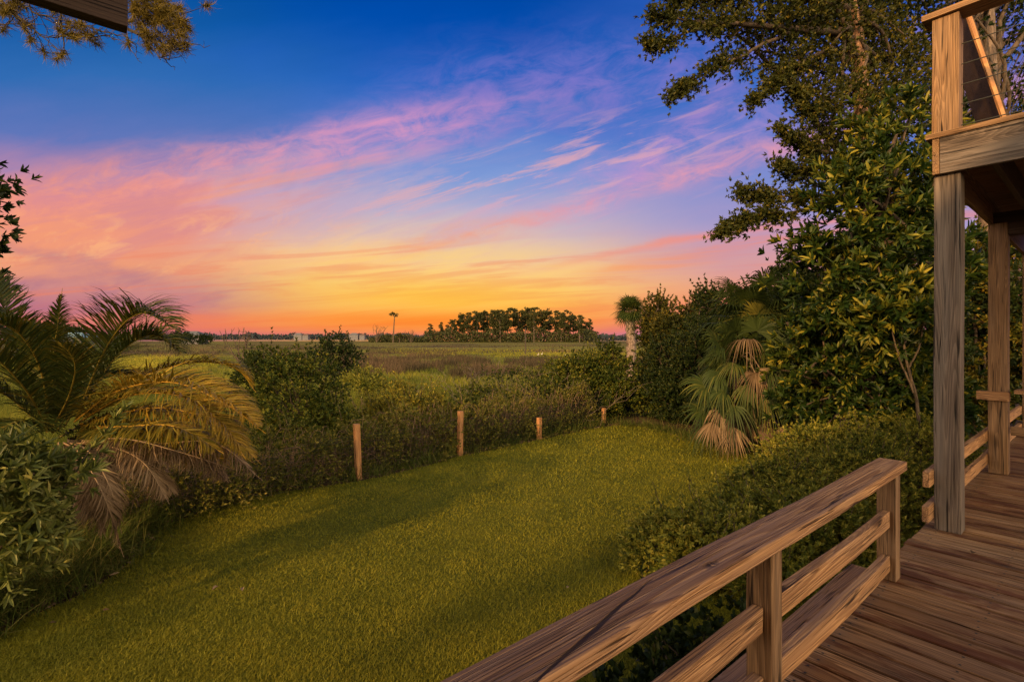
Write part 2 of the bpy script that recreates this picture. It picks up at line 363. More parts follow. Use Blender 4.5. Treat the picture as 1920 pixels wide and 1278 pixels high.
def lawn_mat():
    m, nt, b = newmat('lawn'); p = geo(nt)
    n = noise(nt, p, 1.1, 5, 0.6); n2 = noise(nt, p, 45.0, 4, 0.7)
    c = ramp(nt, n * 0.6 + n2 * 0.4, [(0.32, (0.045, 0.06, 0.008)), (0.5, (0.11, 0.125, 0.012)), (0.68, (0.19, 0.18, 0.02))])
    nt.links.new(c.k, b.inputs['Base Color']); b.inputs['Roughness'].default_value = 0.9; b.inputs['Specular IOR Level'].default_value = 0.1
    bump(nt, b, n2, 1.0, 0.03)
    return m
M['lawn'] = lawn_mat()
def water_mat():
    m, nt, b = newmat('water'); nt.links.new(mix(nt, 0.5, (0.02, 0.05, 0.06), (0.03, 0.06, 0.07)).k, b.inputs['Base Color'])
    b.inputs['Roughness'].default_value = 0.12
    bump(nt, b, noise(nt, geo(nt), 0.8, 4), 0.3, 0.1)
    return m
M['water'] = water_mat()

# ------------------------------------------------------------------ mesh helpers
rng = np.random.default_rng(11)
def nrm(a): return a / np.maximum(np.linalg.norm(a, axis=-1, keepdims=True), 1e-9)
class Acc:                             # gathers triangles with a per-vertex tint
    def __init__(s): s.v = []; s.f = []; s.t = []; s.n = 0
    def add(s, v, f, t):
        s.v.append(np.asarray(v, np.float32)); s.f.append(np.asarray(f, np.int32) + s.n); s.t.append(np.asarray(t, np.float32)); s.n += len(v)
    def mesh(s, name, origin=(0, 0, 0)):
        me = bpy.data.meshes.new(name)
        v = np.concatenate(s.v) - np.array(origin, np.float32); f = np.concatenate(s.f); t = np.concatenate(s.t)
        me.vertices.add(len(v)); me.vertices.foreach_set('co', v.ravel())
        me.loops.add(len(f) * 3); me.loops.foreach_set('vertex_index', f.ravel())
        me.polygons.add(len(f)); me.polygons.foreach_set('loop_start', np.arange(len(f), dtype=np.int32) * 3)
        me.polygons.foreach_set('loop_total', np.full(len(f), 3, np.int32))
        a = me.attributes.new('tint', 'FLOAT', 'POINT'); a.data.foreach_set('value', t)
        me.update(calc_edges=True); me.validate()
        return me
LEAF = (np.array([[0, 0, 0], [.35, -.5, .07], [.35, .5, .07], [.72, -.4, .03], [.72, .4, .03], [1, 0, -.10], [.35, 0, -.02], [.72, 0, -.05]], float),
        np.array([[0, 6, 1], [0, 2, 6], [1, 6, 7], [1, 7, 3], [6, 2, 4], [6, 4, 7], [3, 7, 5], [7, 4, 5]]))
LEAFLO = (np.array([[0, 0, 0], [.45, -.5, .05], [.45, .5, .05], [1, 0, -.08]], float), np.array([[0, 2, 1], [1, 2, 3]]))
BLADE = (np.array([[0, -.5, 0], [0, .5, 0], [.45, -.45, .06], [.45, .45, .06], [.8, -.25, -.04], [.8, .25, -.04], [1, 0, -.22]], float),
         np.array([[0, 1, 3], [0, 3, 2], [2, 3, 5], [2, 5, 4], [4, 5, 6]]))
BLADELO = (np.array([[0, -.5, 0], [0, .5, 0], [.55, -.3, .04], [.55, .3, .04], [1, 0, -.15]], float), np.array([[0, 1, 3], [0, 3, 2], [2, 3, 4]]))
def put(acc, P, D, N, L, Wd, T, tp):   # one template leaf per row
    P = np.asarray(P, float); D = nrm(np.asarray(D, float)); n = len(P)
    if n == 0: return
    S = nrm(np.cross(N, D)); Nn = np.cross(D, S)
    tv, tf = tp
    L = np.broadcast_to(np.asarray(L, float), (n,)); Wd = np.broadcast_to(np.asarray(Wd, float), (n,))
    v = P[:, None, :] + D[:, None, :] * (tv[None, :, 0:1] * L[:, None, None]) + S[:, None, :] * (tv[None, :, 1:2] * Wd[:, None, None]) + Nn[:, None, :] * (tv[None, :, 2:3] * L[:, None, None])
    k = len(tv)
    f = (tf[None] + (np.arange(n) * k)[:, None, None]).reshape(-1, 3)
    acc.add(v.reshape(-1, 3), f, np.repeat(np.broadcast_to(T, (n,)), k))
def tube(acc, pts, rad, sides=5, tint=0.5):
    pts = np.asarray(pts, float); rad = np.broadcast_to(np.asarray(rad, float), (len(pts),))
    d = nrm(np.gradient(pts, axis=0)); up = np.array([0, 0, 1.0]) if abs(d[0, 2]) < .9 else np.array([1.0, 0, 0])
    s = nrm(np.cross(d, up)); t = np.cross(d, s)
    an = np.linspace(0, 2 * np.pi, sides, endpoint=False)
    v = pts[:, None] + rad[:, None, None] * (np.cos(an)[None, :, None] * s[:, None] + np.sin(an)[None, :, None] * t[:, None])
    m = len(pts); f = []
    for i in range(m - 1):
        for j in range(sides):
            a = i * sides + j; b = i * sides + (j + 1) % sides
            f += [(a, b, b + sides), (a, b + sides, a + sides)]
    acc.add(v.reshape(-1, 3), f, np.full(m * sides, tint))
def curve(pts, n=16):                  # smooth polyline through control points
    pts = np.asarray(pts, float); m = len(pts)
    P = np.vstack([2 * pts[0] - pts[1], pts, 2 * pts[-1] - pts[-2]])
    out = []
    for t in np.linspace(0, m - 1 - 1e-6, n):
        i = int(t); u = t - i; a, b, c, d = P[i], P[i + 1], P[i + 2], P[i + 3]
        out.append(.5 * (2 * b + (c - a) * u + (2 * a - 5 * b + 4 * c - d) * u * u + (3 * b - a - 3 * c + d) * u ** 3))
    return np.array(out)
def wiggle(p0, p1, n=8, amp=0.08, sag=0.0):
    p0 = np.asarray(p0, float); p1 = np.asarray(p1, float); t = np.linspace(0, 1, n)[:, None]
    L = np.linalg.norm(p1 - p0)
    off = np.cumsum(rng.normal(0, 1, (n, 3)), 0) * amp * L / n; off -= t * off[-1]; off[0] = 0
    p = p0 + (p1 - p0) * t + off; p[:, 2] -= sag * L * 4 * (t[:, 0] * (1 - t[:, 0])) * -1
    return p

def empty(name, loc=(0, 0, 0)):
    o = bpy.data.objects.new(name, None); COL.objects.link(o); o.location = loc; o.empty_display_size = 0.2
    return o
def tag(o, label=None, cat=None, group=None, kind=None):
    if label: o['label'] = label
    if cat: o['category'] = cat
    if group: o['group'] = group
    if kind: o['kind'] = kind
    return o
def link(name, me, mat, parent=None, loc=(0, 0, 0)):
    o = bpy.data.objects.new(name, me); COL.objects.link(o); o.location = loc
    if mat: me.materials.clear(); me.materials.append(mat)
    if parent: o.parent = parent
    return o
def accobj(name, acc, mat, parent=None):   # the mesh is built in world space; origin goes to its parent or base
    if parent: return link(name, acc.mesh(name, tuple(parent.location)), mat, parent)
    v = np.concatenate(acc.v); o = (float(v[:, 0].mean()), float(v[:, 1].mean()), float(v[:, 2].min()))
    return link(name, acc.mesh(name, o), mat, None, o)

def boxmesh(name, L, wy, wz, bev=0.004, jig=0.002, seg=10):
    bm = bmesh.new(); bmesh.ops.create_cube(bm, size=1)
    for v in bm.verts: v.co = Vector((v.co.x * L, v.co.y * wy, v.co.z * wz))
    if bev > 0: bmesh.ops.bevel(bm, geom=bm.edges[:], offset=bev, segments=2, affect='EDGES', profile=0.6)
    if seg > 1:
        for i in range(1, seg):
            x = -L / 2 + L * i / seg
            bmesh.ops.bisect_plane(bm, geom=bm.verts[:] + bm.edges[:] + bm.faces[:], plane_co=(x, 0, 0), plane_no=(1, 0, 0))
        for v in bm.verts:
            v.co.y += math.sin(v.co.x * 3.1 + L * 7) * jig + random.uniform(-.3, .3) * jig; v.co.z += math.sin(v.co.x * 2.3 + L * 11) * jig + random.uniform(-.3, .3) * jig
    me = bpy.data.meshes.new(name); bm.to_mesh(me); bm.free()
    return me
def board(name, p0, p1, wy, wz, mat, parent=None, up=(0, 0, 1), bev=0.004, jig=0.002, seg=10):
    """box from p0 to p1 (local X along it), wy across, wz along 'up'"""
    p0 = Vector(p0); p1 = Vector(p1); x = (p1 - p0); L = x.length; x.normalize()
    z = Vector(up); z = (z - x * z.dot(x)).normalized(); y = z.cross(x)
    me = boxmesh(name, L, wy, wz, bev, jig, seg)
    o = link(name, me, mat, parent)
    base = Vector(parent.location) if parent else Vector((0, 0, 0))
    mt = Matrix((x, y, z)).transposed().to_4x4(); mt.translation = (p0 + p1) / 2 - base
    o.matrix_basis = mt
    return o

# ================================================================== SETTING: ground, lawn, water
FP = np.array([-2.58, 8.47]); FD = np.array([0.66, 0.75]); FD = FD / np.linalg.norm(FD); FN = np.array([-FD[1], FD[0]])
def sstep(a, b, x): t = np.clip((x - a) / (b - a), 0, 1); return t * t * (3 - 2 * t)
def gh(x, y):
    x = np.asarray(x, float); y = np.asarray(y, float)
    s = (x - FP[0]) * FN[0] + (y - FP[1]) * FN[1]
    s = np.maximum(s, (y - 17) * 0.8)
    z = -0.8 * sstep(0.6, 8.0, s)
    return z + 0.03 * np.sin(x * 1.7 + y) * sstep(.5, 3, s) * sstep(200, 30, y)
def grid_obj(name, xs, ys, fn, mat):
    X, Y = np.meshgrid(xs, ys); Z = fn(X, Y); nx, ny = len(xs), len(ys)
    v = np.stack([X, Y, Z], -1).reshape(-1, 3); i = np.arange(nx * ny).reshape(ny, nx)
    a, b, c, d = i[:-1, :-1].ravel(), i[:-1, 1:].ravel(), i[1:, 1:].ravel(), i[1:, :-1].ravel()
    acc = Acc(); acc.add(v, np.concatenate([np.stack([a, b, c], 1), np.stack([a, c, d], 1)]), np.zeros(len(v)))
    o = link(name, acc.mesh(name), mat)
    for p in o.data.polygons: p.use_smooth = True
    return o
xs = np.concatenate([[-5000, -2000, -800, -300, -120, -60], np.linspace(-30, 30, 90), [60, 120, 300, 800, 2000, 5000]])
ys = np.concatenate([[-300, -60], np.linspace(-20, 40, 90), [60, 90, 140, 250, 420, 470]])
g_ = grid_obj('ground', xs, ys, gh, M['ground']); tag(g_, 'flat brown and green salt marsh ground reaching the horizon', 'ground', kind='structure')
ys2 = np.array([470, 800, 1500, 5000.])
w_ = grid_obj('water', np.array([-5000, -1000, 0, 1000, 5000.]), ys2, lambda x, y: x * 0 - 0.85, M['water']); tag(w_, 'thin teal strip of water beyond the marsh', 'water', kind='structure')

# lawn outline in photo pixels, far edge first (left to right), then round the camera
edge_px = [(1440, 852), (1390, 845), (1330, 832), (1280, 815), (1225, 801), (1165, 796), (1110, 803), (1011, 824), (930, 841), (862, 856), (770, 880), (672, 902), (590, 916), (500, 925), (400, 950), (310, 985), (245, 1030), (215, 1085), (130, 1125), (40, 1168), (-60, 1230)]
lp = [G(x, y)[:2] for x, y in edge_px] + [(-4.8, 2.0), (-6, -3), (-9, -14), (3, -14), AB(0, 1.0)[:2], AB(8, 1.0)[:2], AB(12, 1.5)[:2], AB(12.5, 3.2)[:2]]
def dens(p, n=5):
    out = []
    for i in range(len(p)):
        a = np.array(p[i]); b = np.array(p[(i + 1) % len(p)]); L = np.linalg.norm(b - a); k = max(1, int(L / .35))
        for j in range(k):
            q = a + (b - a) * j / k; out.append(q + rng.normal(0, .035, 2) * (1 if L < 6 else .3))
    return np.array(out)
lawn_poly = dens(lp)
def inpoly(x, y, P):
    c = np.zeros(np.shape(x), bool); n = len(P); j = n - 1
    for i in range(n):
        xi, yi = P[i]; xj, yj = P[j]
        c ^= ((yi > y) != (yj > y)) & (x < (xj - xi) * (y - yi) / (yj - yi + 1e-12) + xi); j = i
    return c
bm = bmesh.new(); vs = [bm.verts.new((p[0], p[1], 0.004)) for p in lawn_poly]; f = bm.faces.new(vs); bmesh.ops.triangulate(bm, faces=[f])
me = bpy.data.meshes.new('lawn'); bm.to_mesh(me); bm.free()
lawn = link('lawn', me, M['lawn']); tag(lawn, 'mown green lawn lit golden by the low sun', 'lawn', kind='structure')

# lawn grass
def lawn_grass():
    acc = Acc()
    # sampled over the view, plus an even sprinkle
    n = 560000
    px = rng.uniform(-60, 1900, n); py = rng.uniform(797, 1420, n)
    d = F * CZ / (py - HZ); x = (px - 960) / F * d; y = d
    n2 = 60000
    x = np.concatenate([x, rng.uniform(-6, 9, n2)]); y = np.concatenate([y, rng.uniform(-1, 15, n2)])
    k = inpoly(x, y, lawn_poly); x = x[k]; y = y[k]; n = len(x)
    d = np.maximum(y, 1.5)
    th = rng.uniform(0, 2 * np.pi, n); el = rng.uniform(0.12, 1.15, n)
    D = np.stack([np.cos(th) * np.cos(el), np.sin(th) * np.cos(el), np.sin(el)], 1)
    N = np.tile([0, 0, 1.0], (n, 1)) + rng.normal(0, .3, (n, 3))
    # patches
    pt = 0.5 + .10 * np.sin(x * 1.3 + 1.7 * np.sin(y * .9)) * np.sin(y * 1.6 + x * .7) + .12 * np.sin(x * 5 + y * 3.1) * np.sin(y * 6 - x * 2)
    T = np.clip(pt * .7 + rng.normal(0, .11, n) + .12, 0, 1)
    L = rng.uniform(.016, .042, n) * np.clip(d / 7, 1, 1.6); Wd = .0045 * np.clip(d / 4.0, 1, 3.2) * rng.uniform(.7, 1.3, n)
    put(acc, np.stack([x, y, np.full(n, .004)], 1), D, N, L, Wd, T, BLADELO)
    o = link('lawn_grass', acc.mesh('lawn_grass'), M['lawn_blade'])
    tag(o, 'short mown grass blades covering the whole lawn', 'grass', kind='stuff')
lawn_grass()

# ================================================================== FOLIAGE generators
def clump_tips(lobes, nclump, per, spread, up=0.2, surf=0.55):
    """tips of twigs: clumps on/within ellipsoid lobes. returns positions, outward axes, clump tint, clump centres"""
    lobes = np.asarray(lobes, float); vol = lobes[:, 3] * lobes[:, 4] * lobes[:, 5]; vol = vol ** .8
    li = rng.choice(len(lobes), nclump, p=vol / vol.sum()); lb = lobes[li]
    d = nrm(rng.normal(0, 1, (nclump, 3)) + np.array([0, 0, up])); r = surf + (1 - surf) * rng.uniform(0, 1, nclump) ** .6
    C = lb[:, :3] + d * r[:, None] * lb[:, 3:]
    sz = rng.uniform(.6, 1.4, nclump)
    P = np.repeat(C, per, 0) + rng.normal(0, 1, (nclump * per, 3)) * spread * np.repeat(sz, per)[:, None] * np.array([1, 1, .7])
    A = nrm(np.repeat(d, per, 0) * .9 + (P - np.repeat(C, per, 0)) / spread * .55 + np.array([0, 0, .35]) + rng.normal(0, .25, P.shape))
    t = np.repeat(rng.normal(.42, .16, nclump), per)
    return P, A, t, C
def rosettes(acc, P, A, t, k, L, Wd, tp=LEAFLO, open_=0.9, yellow=0.06, jl=.55):
    n = len(P); 
    ref = np.where(np.abs(A[:, 2:3]) < .9, np.array([[0, 0, 1.0]]), np.array([[1.0, 0, 0]]))
    s = nrm(np.cross(A, ref)); u = np.cross(A, s)
    ph = rng.uniform(0, 6.28, n)
    for i in range(k):
        an = ph + i * 2.4 + rng.normal(0, .3, n); o = open_ * (1.0 if i < k - 2 else .35) * rng.uniform(.6, 1.4, n)
        D = nrm(A + (np.cos(an)[:, None] * s + np.sin(an)[:, None] * u) * o[:, None])
        tt = np.clip(t + rng.normal(0, .13, n) + (rng.uniform(0, 1, n) < yellow) * .5, 0, 1)
        put(acc, P - A * (L * .28 * (k - i) / k), D, A + rng.normal(0, .25, A.shape), L * rng.uniform(1 - jl, 1 + jl * .5, n), Wd * rng.uniform(.75, 1.25, n), tt, tp)
def twigs(acc, base, C, n, r0=.02, r1=.004, amp=.25, sag=0):
    idx = rng.choice(len(C), min(n, len(C)), replace=False)
    for i in idx: tube(acc, wiggle(base + rng.normal(0, .03, 3), C[i], 7, amp, sag), np.linspace(r0, r1, 7), 4)

def shoots(acc, a2, C, lobes, n, k, L, Wd, tp, ln=.35):
    cen = lobes[:, :3].mean(0); top = C[np.argsort(-(C[:, 2] + rng.normal(0, .15, len(C))))[:max(n * 2, 8)]]
    idx = rng.choice(len(top), min(n, len(top)), replace=False); sc = (L / .066) ** .5
    for i in idx:
        o = top[i] - cen; o[2] = 0; d = nrm(nrm(o) * rng.uniform(.1, .7) + np.array([0, 0, 1.0]) + rng.normal(0, .15, 3)); h = ln * sc * rng.uniform(.5, 1.4)
        tube(a2, wiggle(cen - np.array([0, 0, .3 * (cen[2] - .05)]), top[i], 6, .15), np.linspace(.008, .006, 6), 3)
        w = wiggle(top[i], top[i] + d * h, 7, .15); tube(a2, w, np.linspace(.007, .002, 7), 3)
        q = w[2:] + rng.normal(0, .01, (5, 3)); rosettes(acc, np.repeat(q, 2, 0), nrm(np.tile(d, (10, 1)) + rng.normal(0, .3, (10, 3))), np.full(10, .55), max(3, k - 2), L * .9, Wd * .9, tp, .8, .1)
def bush(name, label, cat, base, lobes, nclump, per, spread, k, L, Wd, mat, group=None, tp=LEAFLO, open_=.9, ntw=14, twmat='twig', yellow=.06, r0=.02, up=.2, surf=.55, part='foliage', stem='stem', floor=True):
    root = tag(empty(name, base), label, cat, group)
    P, A, t, C = clump_tips(lobes, nclump, per, spread, up, surf)
    if floor:
        kk = P[:, 2] > gh(P[:, 0], P[:, 1]) + .03; P, A, t = P[kk], A[kk], t[kk]
    acc = Acc(); rosettes(acc, P, A, t, k, L, Wd, tp, open_, yellow)
    ash = Acc(); shoots(acc, ash, C, np.asarray(lobes, float), max(6, nclump // 14), k, L, Wd, tp)
    accobj(part, acc, M[mat], root)
    if ntw:
        a2 = ash; twigs(a2, np.array(base), C, ntw, r0, .004)
        accobj(stem, a2, M[twmat], root)
    return root

# ================================================================== DECK, RAILINGS, UPPER DECK
DZ = 0.95
def build_deck():
    root = tag(empty('wooden_deck', AB(3, .9, 0)), 'weathered brown plank deck floor beside the lawn', 'deck')
    acc_bm = bmesh.new(); off = acc_bm.verts.layers.float.new('off')
    a = -2.2; i = 0; wdt = .132; gap = .012
    while a < 10.5:
        L0, L1 = .93 + random.uniform(-.008, .008), -4.2
        r = bmesh.ops.create_cube(acc_bm, size=1)['verts']
        z = DZ - .019 + random.uniform(-.0015, .0015); ro = random.random() * 10
        for v in r:
            # local X along V (boards), local Y along -U
            v.co = Vector(((L0 + L1) / 2 + v.co.x * (L0 - L1), -(a + wdt / 2) + v.co.y * wdt, z + v.co.z * .038)); v[off] = ro
        a += wdt + gap; i += 1
    bmesh.ops.bevel(acc_bm, geom=acc_bm.edges[:], offset=.004, segments=2, affect='EDGES')
    me = bpy.data.meshes.new('deck_boards'); acc_bm.to_mesh(me); acc_bm.free()
    o = link('deck_boards', me, M['deck_wood'], root); o.location = tuple(-Vector(root.location)); o.rotation_euler = (0, 0, UA + math.pi / 2)
    sc = Acc(); a = -2.2
    while a < 8:
        for bb in (.84, .43, .02, -.39, -.80, -1.21):
            for da in (.035, .103):
                c0 = np.array(AB(a + da + rng.normal(0, .004), bb + rng.normal(0, .006), DZ + .0035)); k6 = np.arange(7) / 7 * 6.283
                sc.add(np.vstack([c0, c0 + np.stack([np.cos(k6) * .006, np.sin(k6) * .006, k6 * 0 - .002], 1)]), [(0, 1 + q, 1 + (q + 1) % 7) for q in range(7)], np.zeros(8))
        a += wdt + gap
    o = accobj('screws', sc, M['wire'], root); o['kind'] = 'stuff'
    board('rim_joist', AB(-2.2, .905, DZ - .15), AB(10.4, .905, DZ - .15), .04, .2, M['post_wood'], root)
    board('rim_joist', AB(10.45, .9, DZ - .15), AB(10.45, -4, DZ - .15), .04, .2, M['post_wood'], root)
    for a in (0, 2.4, 4.8, 7.2, 9.6): board('support_post', AB(a, .83, -.1), AB(a, .83, DZ - .04), .09, .09, M['post_wood'], root, up=tuple(U))
    board('ledge_board', AB(1.2, 1.0, DZ - .02), AB(3.66, 1.0, DZ - .02), .13, .035, M['rail_wood'], root, jig=.004)
build_deck()

def build_railing():
    root = tag(empty('deck_railing', AB(1.8, .86, DZ)), 'weathered deck railing with wide cracked handrail running down to the bottom edge', 'railing')
    zt = CZ - .73
    cap = board('handrail', AB(-1.6, .86, zt - .026), AB(3.70, .86, zt - .026),   .14, .052, M['handrail_wood'], root, bev=.007, jig=.003, seg=30)
    for a in (.33, 1.972, 3.60):
        board('post', AB(a, .86, DZ), AB(a, .86, zt - .053), .094, .094, M['post_wood'], root, up=tuple(U), bev=.005)
    spans = ((-1.3, .282), (.378, 1.924), (2.02, 3.552))
    for a0, a1 in spans:
        board('middle_rail', AB(a0, .86, DZ + .355), AB(a1, .86, DZ + .355), .04, .095, M['rail_wood'], root, bev=.006, jig=.004)
        board('bottom_rail', AB(a0, .86, DZ + .10), AB(a1, .86, DZ + .10), .045, .09, M['rail_wood'], root, bev=.006, jig=.004)
build_railing()

def build_upper():
    root = tag(empty('upper_deck', AB(4.84, .79, DZ)), 'upper wooden deck on tall posts with sunlit corner post and cable railing', 'deck')
    zb = CZ + 1.18; zt = CZ + 1.44
    board('tall_post', AB(4.835, .79, DZ), AB(4.835, .79, zb), .15, .152, M['grey_wood'], root, up=tuple(U), bev=.008, jig=.003)
    p2 = board('tall_post', AB(7.27, .79, DZ), AB(7.27, .79, zb), .15, .15, M['post_wood'], root, up=tuple(U), bev=.006)
    board('tall_post', AB(7.32, .30, DZ), AB(7.32, .30, zb), .14, .14, M['dark_wood'], root, up=tuple(U))
    board('tall_post', AB(10.2, .79, DZ), AB(10.2, .79, zb), .14, .14, M['post_wood'], root, up=tuple(U))
    # rim beams
    board('rim_beam', AB(4.735, .822, (zb + zt) / 2), AB(4.735, -2.5, (zb + zt) / 2), .04, zt - zb, M['grey_wood'], root, bev=.004, jig=.002)
    board('rim_beam', AB(4.712, .846, (zb + zt) / 2), AB(10.3, .846, (zb + zt) / 2), .04, zt - zb - .006, M['post_wood'], root, bev=.004)
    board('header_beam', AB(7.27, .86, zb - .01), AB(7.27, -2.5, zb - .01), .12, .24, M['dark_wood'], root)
    b = .55
    while b > -2.4:
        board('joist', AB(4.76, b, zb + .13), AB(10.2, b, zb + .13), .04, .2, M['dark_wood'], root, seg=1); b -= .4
    # floor of the upper deck
    bmf = bmesh.new(); a = 4.70
    while a < 10.2:
        r = bmesh.ops.create_cube(bmf, size=1)['verts']
        for v in r: v.co = Vector((-.85 + v.co.x * 3.5, -(a + .07) + v.co.y * .138, zt + .02 + v.co.z * .034))
        a += .145
    me = bpy.data.meshes.new('floor_boards'); bmf.to_mesh(me); bmf.free()
    o = link('floor_boards', me, M['post_wood'], root); o.location = tuple(-Vector(root.location)); o.rotation_euler = (0, 0, UA + math.pi / 2)
    # upper railing
    zc = CZ + 2.30
    board('railing_post', AB(4.78, .79, zt - .002), AB(4.78, .79, zc), .15, .15, M['post_wood'], root, up=tuple(U), bev=.006, jig=.002)
    board('railing_post', AB(4.78, -1.5, zt + .04), AB(4.78, -1.5, zc), .09, .09, M['rail_wood'], root, up=tuple(U))
    board('railing_post', AB(9.6, .79, zt + .04), AB(9.6, .79, zc), .09, .09, M['rail_wood'], root, up=tuple(U))
    board('handrail', AB(4.77, .92, zc + .022), AB(4.77, -2.4, zc + .022), .19, .042, M['post_wood'], root, bev=.004)
    for z in (1.52, 1.67, 1.81, 1.955, 2.10):
        acc = Acc(); p = np.linspace(AB(4.80, .72, CZ + z), AB(4.80, -1.45, CZ + z), 12); tube(acc, p, .004, 5)
        accobj('cable', acc, M['wire'], root)
    # leaning board seen from below
    c = [W(1840, 262, 4.40), W(1894, 252, 4.05), W(1815, 30, 4.05), W(1762, 30, 4.40)]
    bm = bmesh.new(); cv = [Vector(p) for p in c]; n = (cv[1] - cv[0]).cross(cv[3] - cv[0]).normalized() * .03
    v0 = [bm.verts.new(p) for p in cv]; v1 = [bm.verts.new(p - n) for p in cv]
    bm.faces.new(v0); bm.faces.new(v1[::-1])
    for i in range(4): j = (i + 1) % 4; bm.faces.new((v0[j], v0[i], v1[i], v1[j]))
    bmesh.ops.recalc_face_normals(bm, faces=bm.faces[:])
    for v in bm.verts: v.co += U_off
    me = bpy.data.meshes.new('leaning_board'); bm.to_mesh(me); bm.free()
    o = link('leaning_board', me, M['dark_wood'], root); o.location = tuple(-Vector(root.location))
    tr = curve([np.array(W(1896, 262, 4.03)), np.array(W(1816, 30, 4.03))], 3); board('lit_edge_strip', tuple(tr[0]), tuple(tr[-1]), .018, .035, M['fence_wood'], root, bev=.002, seg=1)  # orange wood strip added to stand for the board's sunlit edge
    # bench shelf on the second post
    board('shelf', AB(7.2, .66, DZ + .86), AB(7.2, -1.2, DZ + .86), .26, .035, M['rail_wood'], root)
    board('shelf_bracket', AB(7.2, .70, DZ + .80), AB(7.2, .95, DZ + .80), .09, .09, M['rail_wood'], root)
    board('cross_rail', AB(7.25, .70, DZ + .45), AB(7.25, -1.2, DZ + .45), .04, .09, M['post_wood'], root)
    root2 = tag(empty('side_railing', AB(6, .89, DZ)), 'two low horizontal rails running between the two tall posts', 'railing')
    board('rail', AB(4.62, .885, DZ + .385), AB(10.2, .885, DZ + .385), .04, .11, M['rail_wood'], root2, jig=.003)
    board('rail', AB(4.60, .885, DZ + .14), AB(10.2, .885, DZ + .14), .04, .11, M['rail_wood'], root2, jig=.003)
U_off = Vector(tuple(U * 0.0))
build_upper()

# ------------------------------------------------------------------ house with the gable roof behind and above the camera
def build_house():
    root = tag(empty('house', AB(-4, -1.5, 0)), 'house corner with dark overhanging roof board at the top left', 'house')
    L = Vector(root.location)
    ae, be, ze = .075, 1.50, 3.075           # rake end, eave line, eave height
    # fascia
    board('fascia_board', AB(ae, be + .0, ze + .15), AB(-8, be + .0, ze + .15), .04, .30, M['dark_wood'], root, bev=.003)
    def slab(name, pts, th, mat):
        bm = bmesh.new(); p = [Vector(q) for q in pts]; n = (p[1] - p[0]).cross(p[3] - p[0]).normalized() * th
        a = [bm.verts.new(q - L) for q in p]; b = [bm.verts.new(q + n - L) for q in p]
        bm.faces.new(a); bm.faces.new(b[::-1])
        for i in range(4): j = (i + 1) % 4; bm.faces.new((a[j], a[i], b[i], b[j]))
        bmesh.ops.recalc_face_normals(bm, faces=bm.faces[:])
        me = bpy.data.meshes.new(name); bm.to_mesh(me); bm.free(); link(name, me, mat, root)
    br = -3.6; zr = 4.64 - br; zk = 4.64 - .6
    slab('roof', [AB(ae - .02, be - .02, 3.30), AB(-8, be - .02, 3.30), AB(-8, .6, zk), AB(ae - .02, .6, zk)], .08, M['roof_brown'])
    slab('roof', [AB(ae - .02, .601, zk), AB(-8, .601, zk), AB(-8, br, zr), AB(ae - .02, br, zr)], .08, M['roof_brown'])
    slab('roof', [AB(ae - .02, br - .01, zr), AB(-8, br - .01, zr), AB(-8, -8.6, 3.3), AB(ae - .02, -8.6, 3.3)], .08, M['roof_brown'])
    board('wall', AB(-5.1, .5, 1.6), AB(-8, .5, 1.6), .15, 3.3, M['siding'], root, seg=1)
    bm = bmesh.new()
    pts = [AB(-5, .55, 0), AB(-5, -8.0, 0), AB(-5, -8.0, 3.5), AB(-5, br, zr - .1), AB(-5, .55, 4.0)]
    a = [bm.verts.new(Vector(q) - L) for q in pts]; b = [bm.verts.new(Vector(q) - L - Vector(tuple(U * .15))) for q in pts]
    bm.faces.new(a); bm.faces.new(b[::-1])
    for i in range(5): j = (i + 1) % 5; bm.faces.new((a[j], a[i], b[i], b[j]))
    bmesh.ops.recalc_face_normals(bm, faces=bm.faces[:])
    me = bpy.data.meshes.new('wall'); bm.to_mesh(me); bm.free(); link('wall', me, M['siding'], root)
build_house()

# ================================================================== WIRE FENCE
def build_fence():
    root = tag(empty('wire_fence', (-1.05, 10.2, 0)), 'low wire mesh fence on short wooden posts at the lawn edge', 'fence')
    bases = [(-5.65, 4.97), G(671, 898)[:2], G(863, 854)[:2], G(1011, 823)[:2], G(1132, 793)[:2]]
    hts = [.85, .92, .89, .50, .42]
    for i, ((x, y), h) in enumerate(zip(bases, hts)):
        lean = (.02 if i == 1 else -.005) * h
        board('post', (x + lean, y, -.05), (x - lean * 1.2, y, h), .10, .085, M['fence_wood'], root, up=tuple(U), bev=.006, jig=.004)
    for (a, b) in zip(bases[:-1], bases[1:]):
        acc = Acc(); a = np.array(a) + FN * .05; b = np.array(b) + FN * .05; L = np.linalg.norm(b - a)
        for z in np.linspace(.05, .72, 12):
            t = np.linspace(0, 1, 7)[:, None]; p = np.hstack([a + (b - a) * t, z - .03 * 4 * t * (1 - t) * (z / .7)]); tube(acc, p, .0022, 3)
        for s in np.linspace(0, 1, int(L / .06)):
            q = a + (b - a) * s; tube(acc, [(q[0], q[1], .03), (q[0], q[1], .70)], .0018, 3)
        accobj('wire_mesh', acc, M['wire'], root)
build_fence()

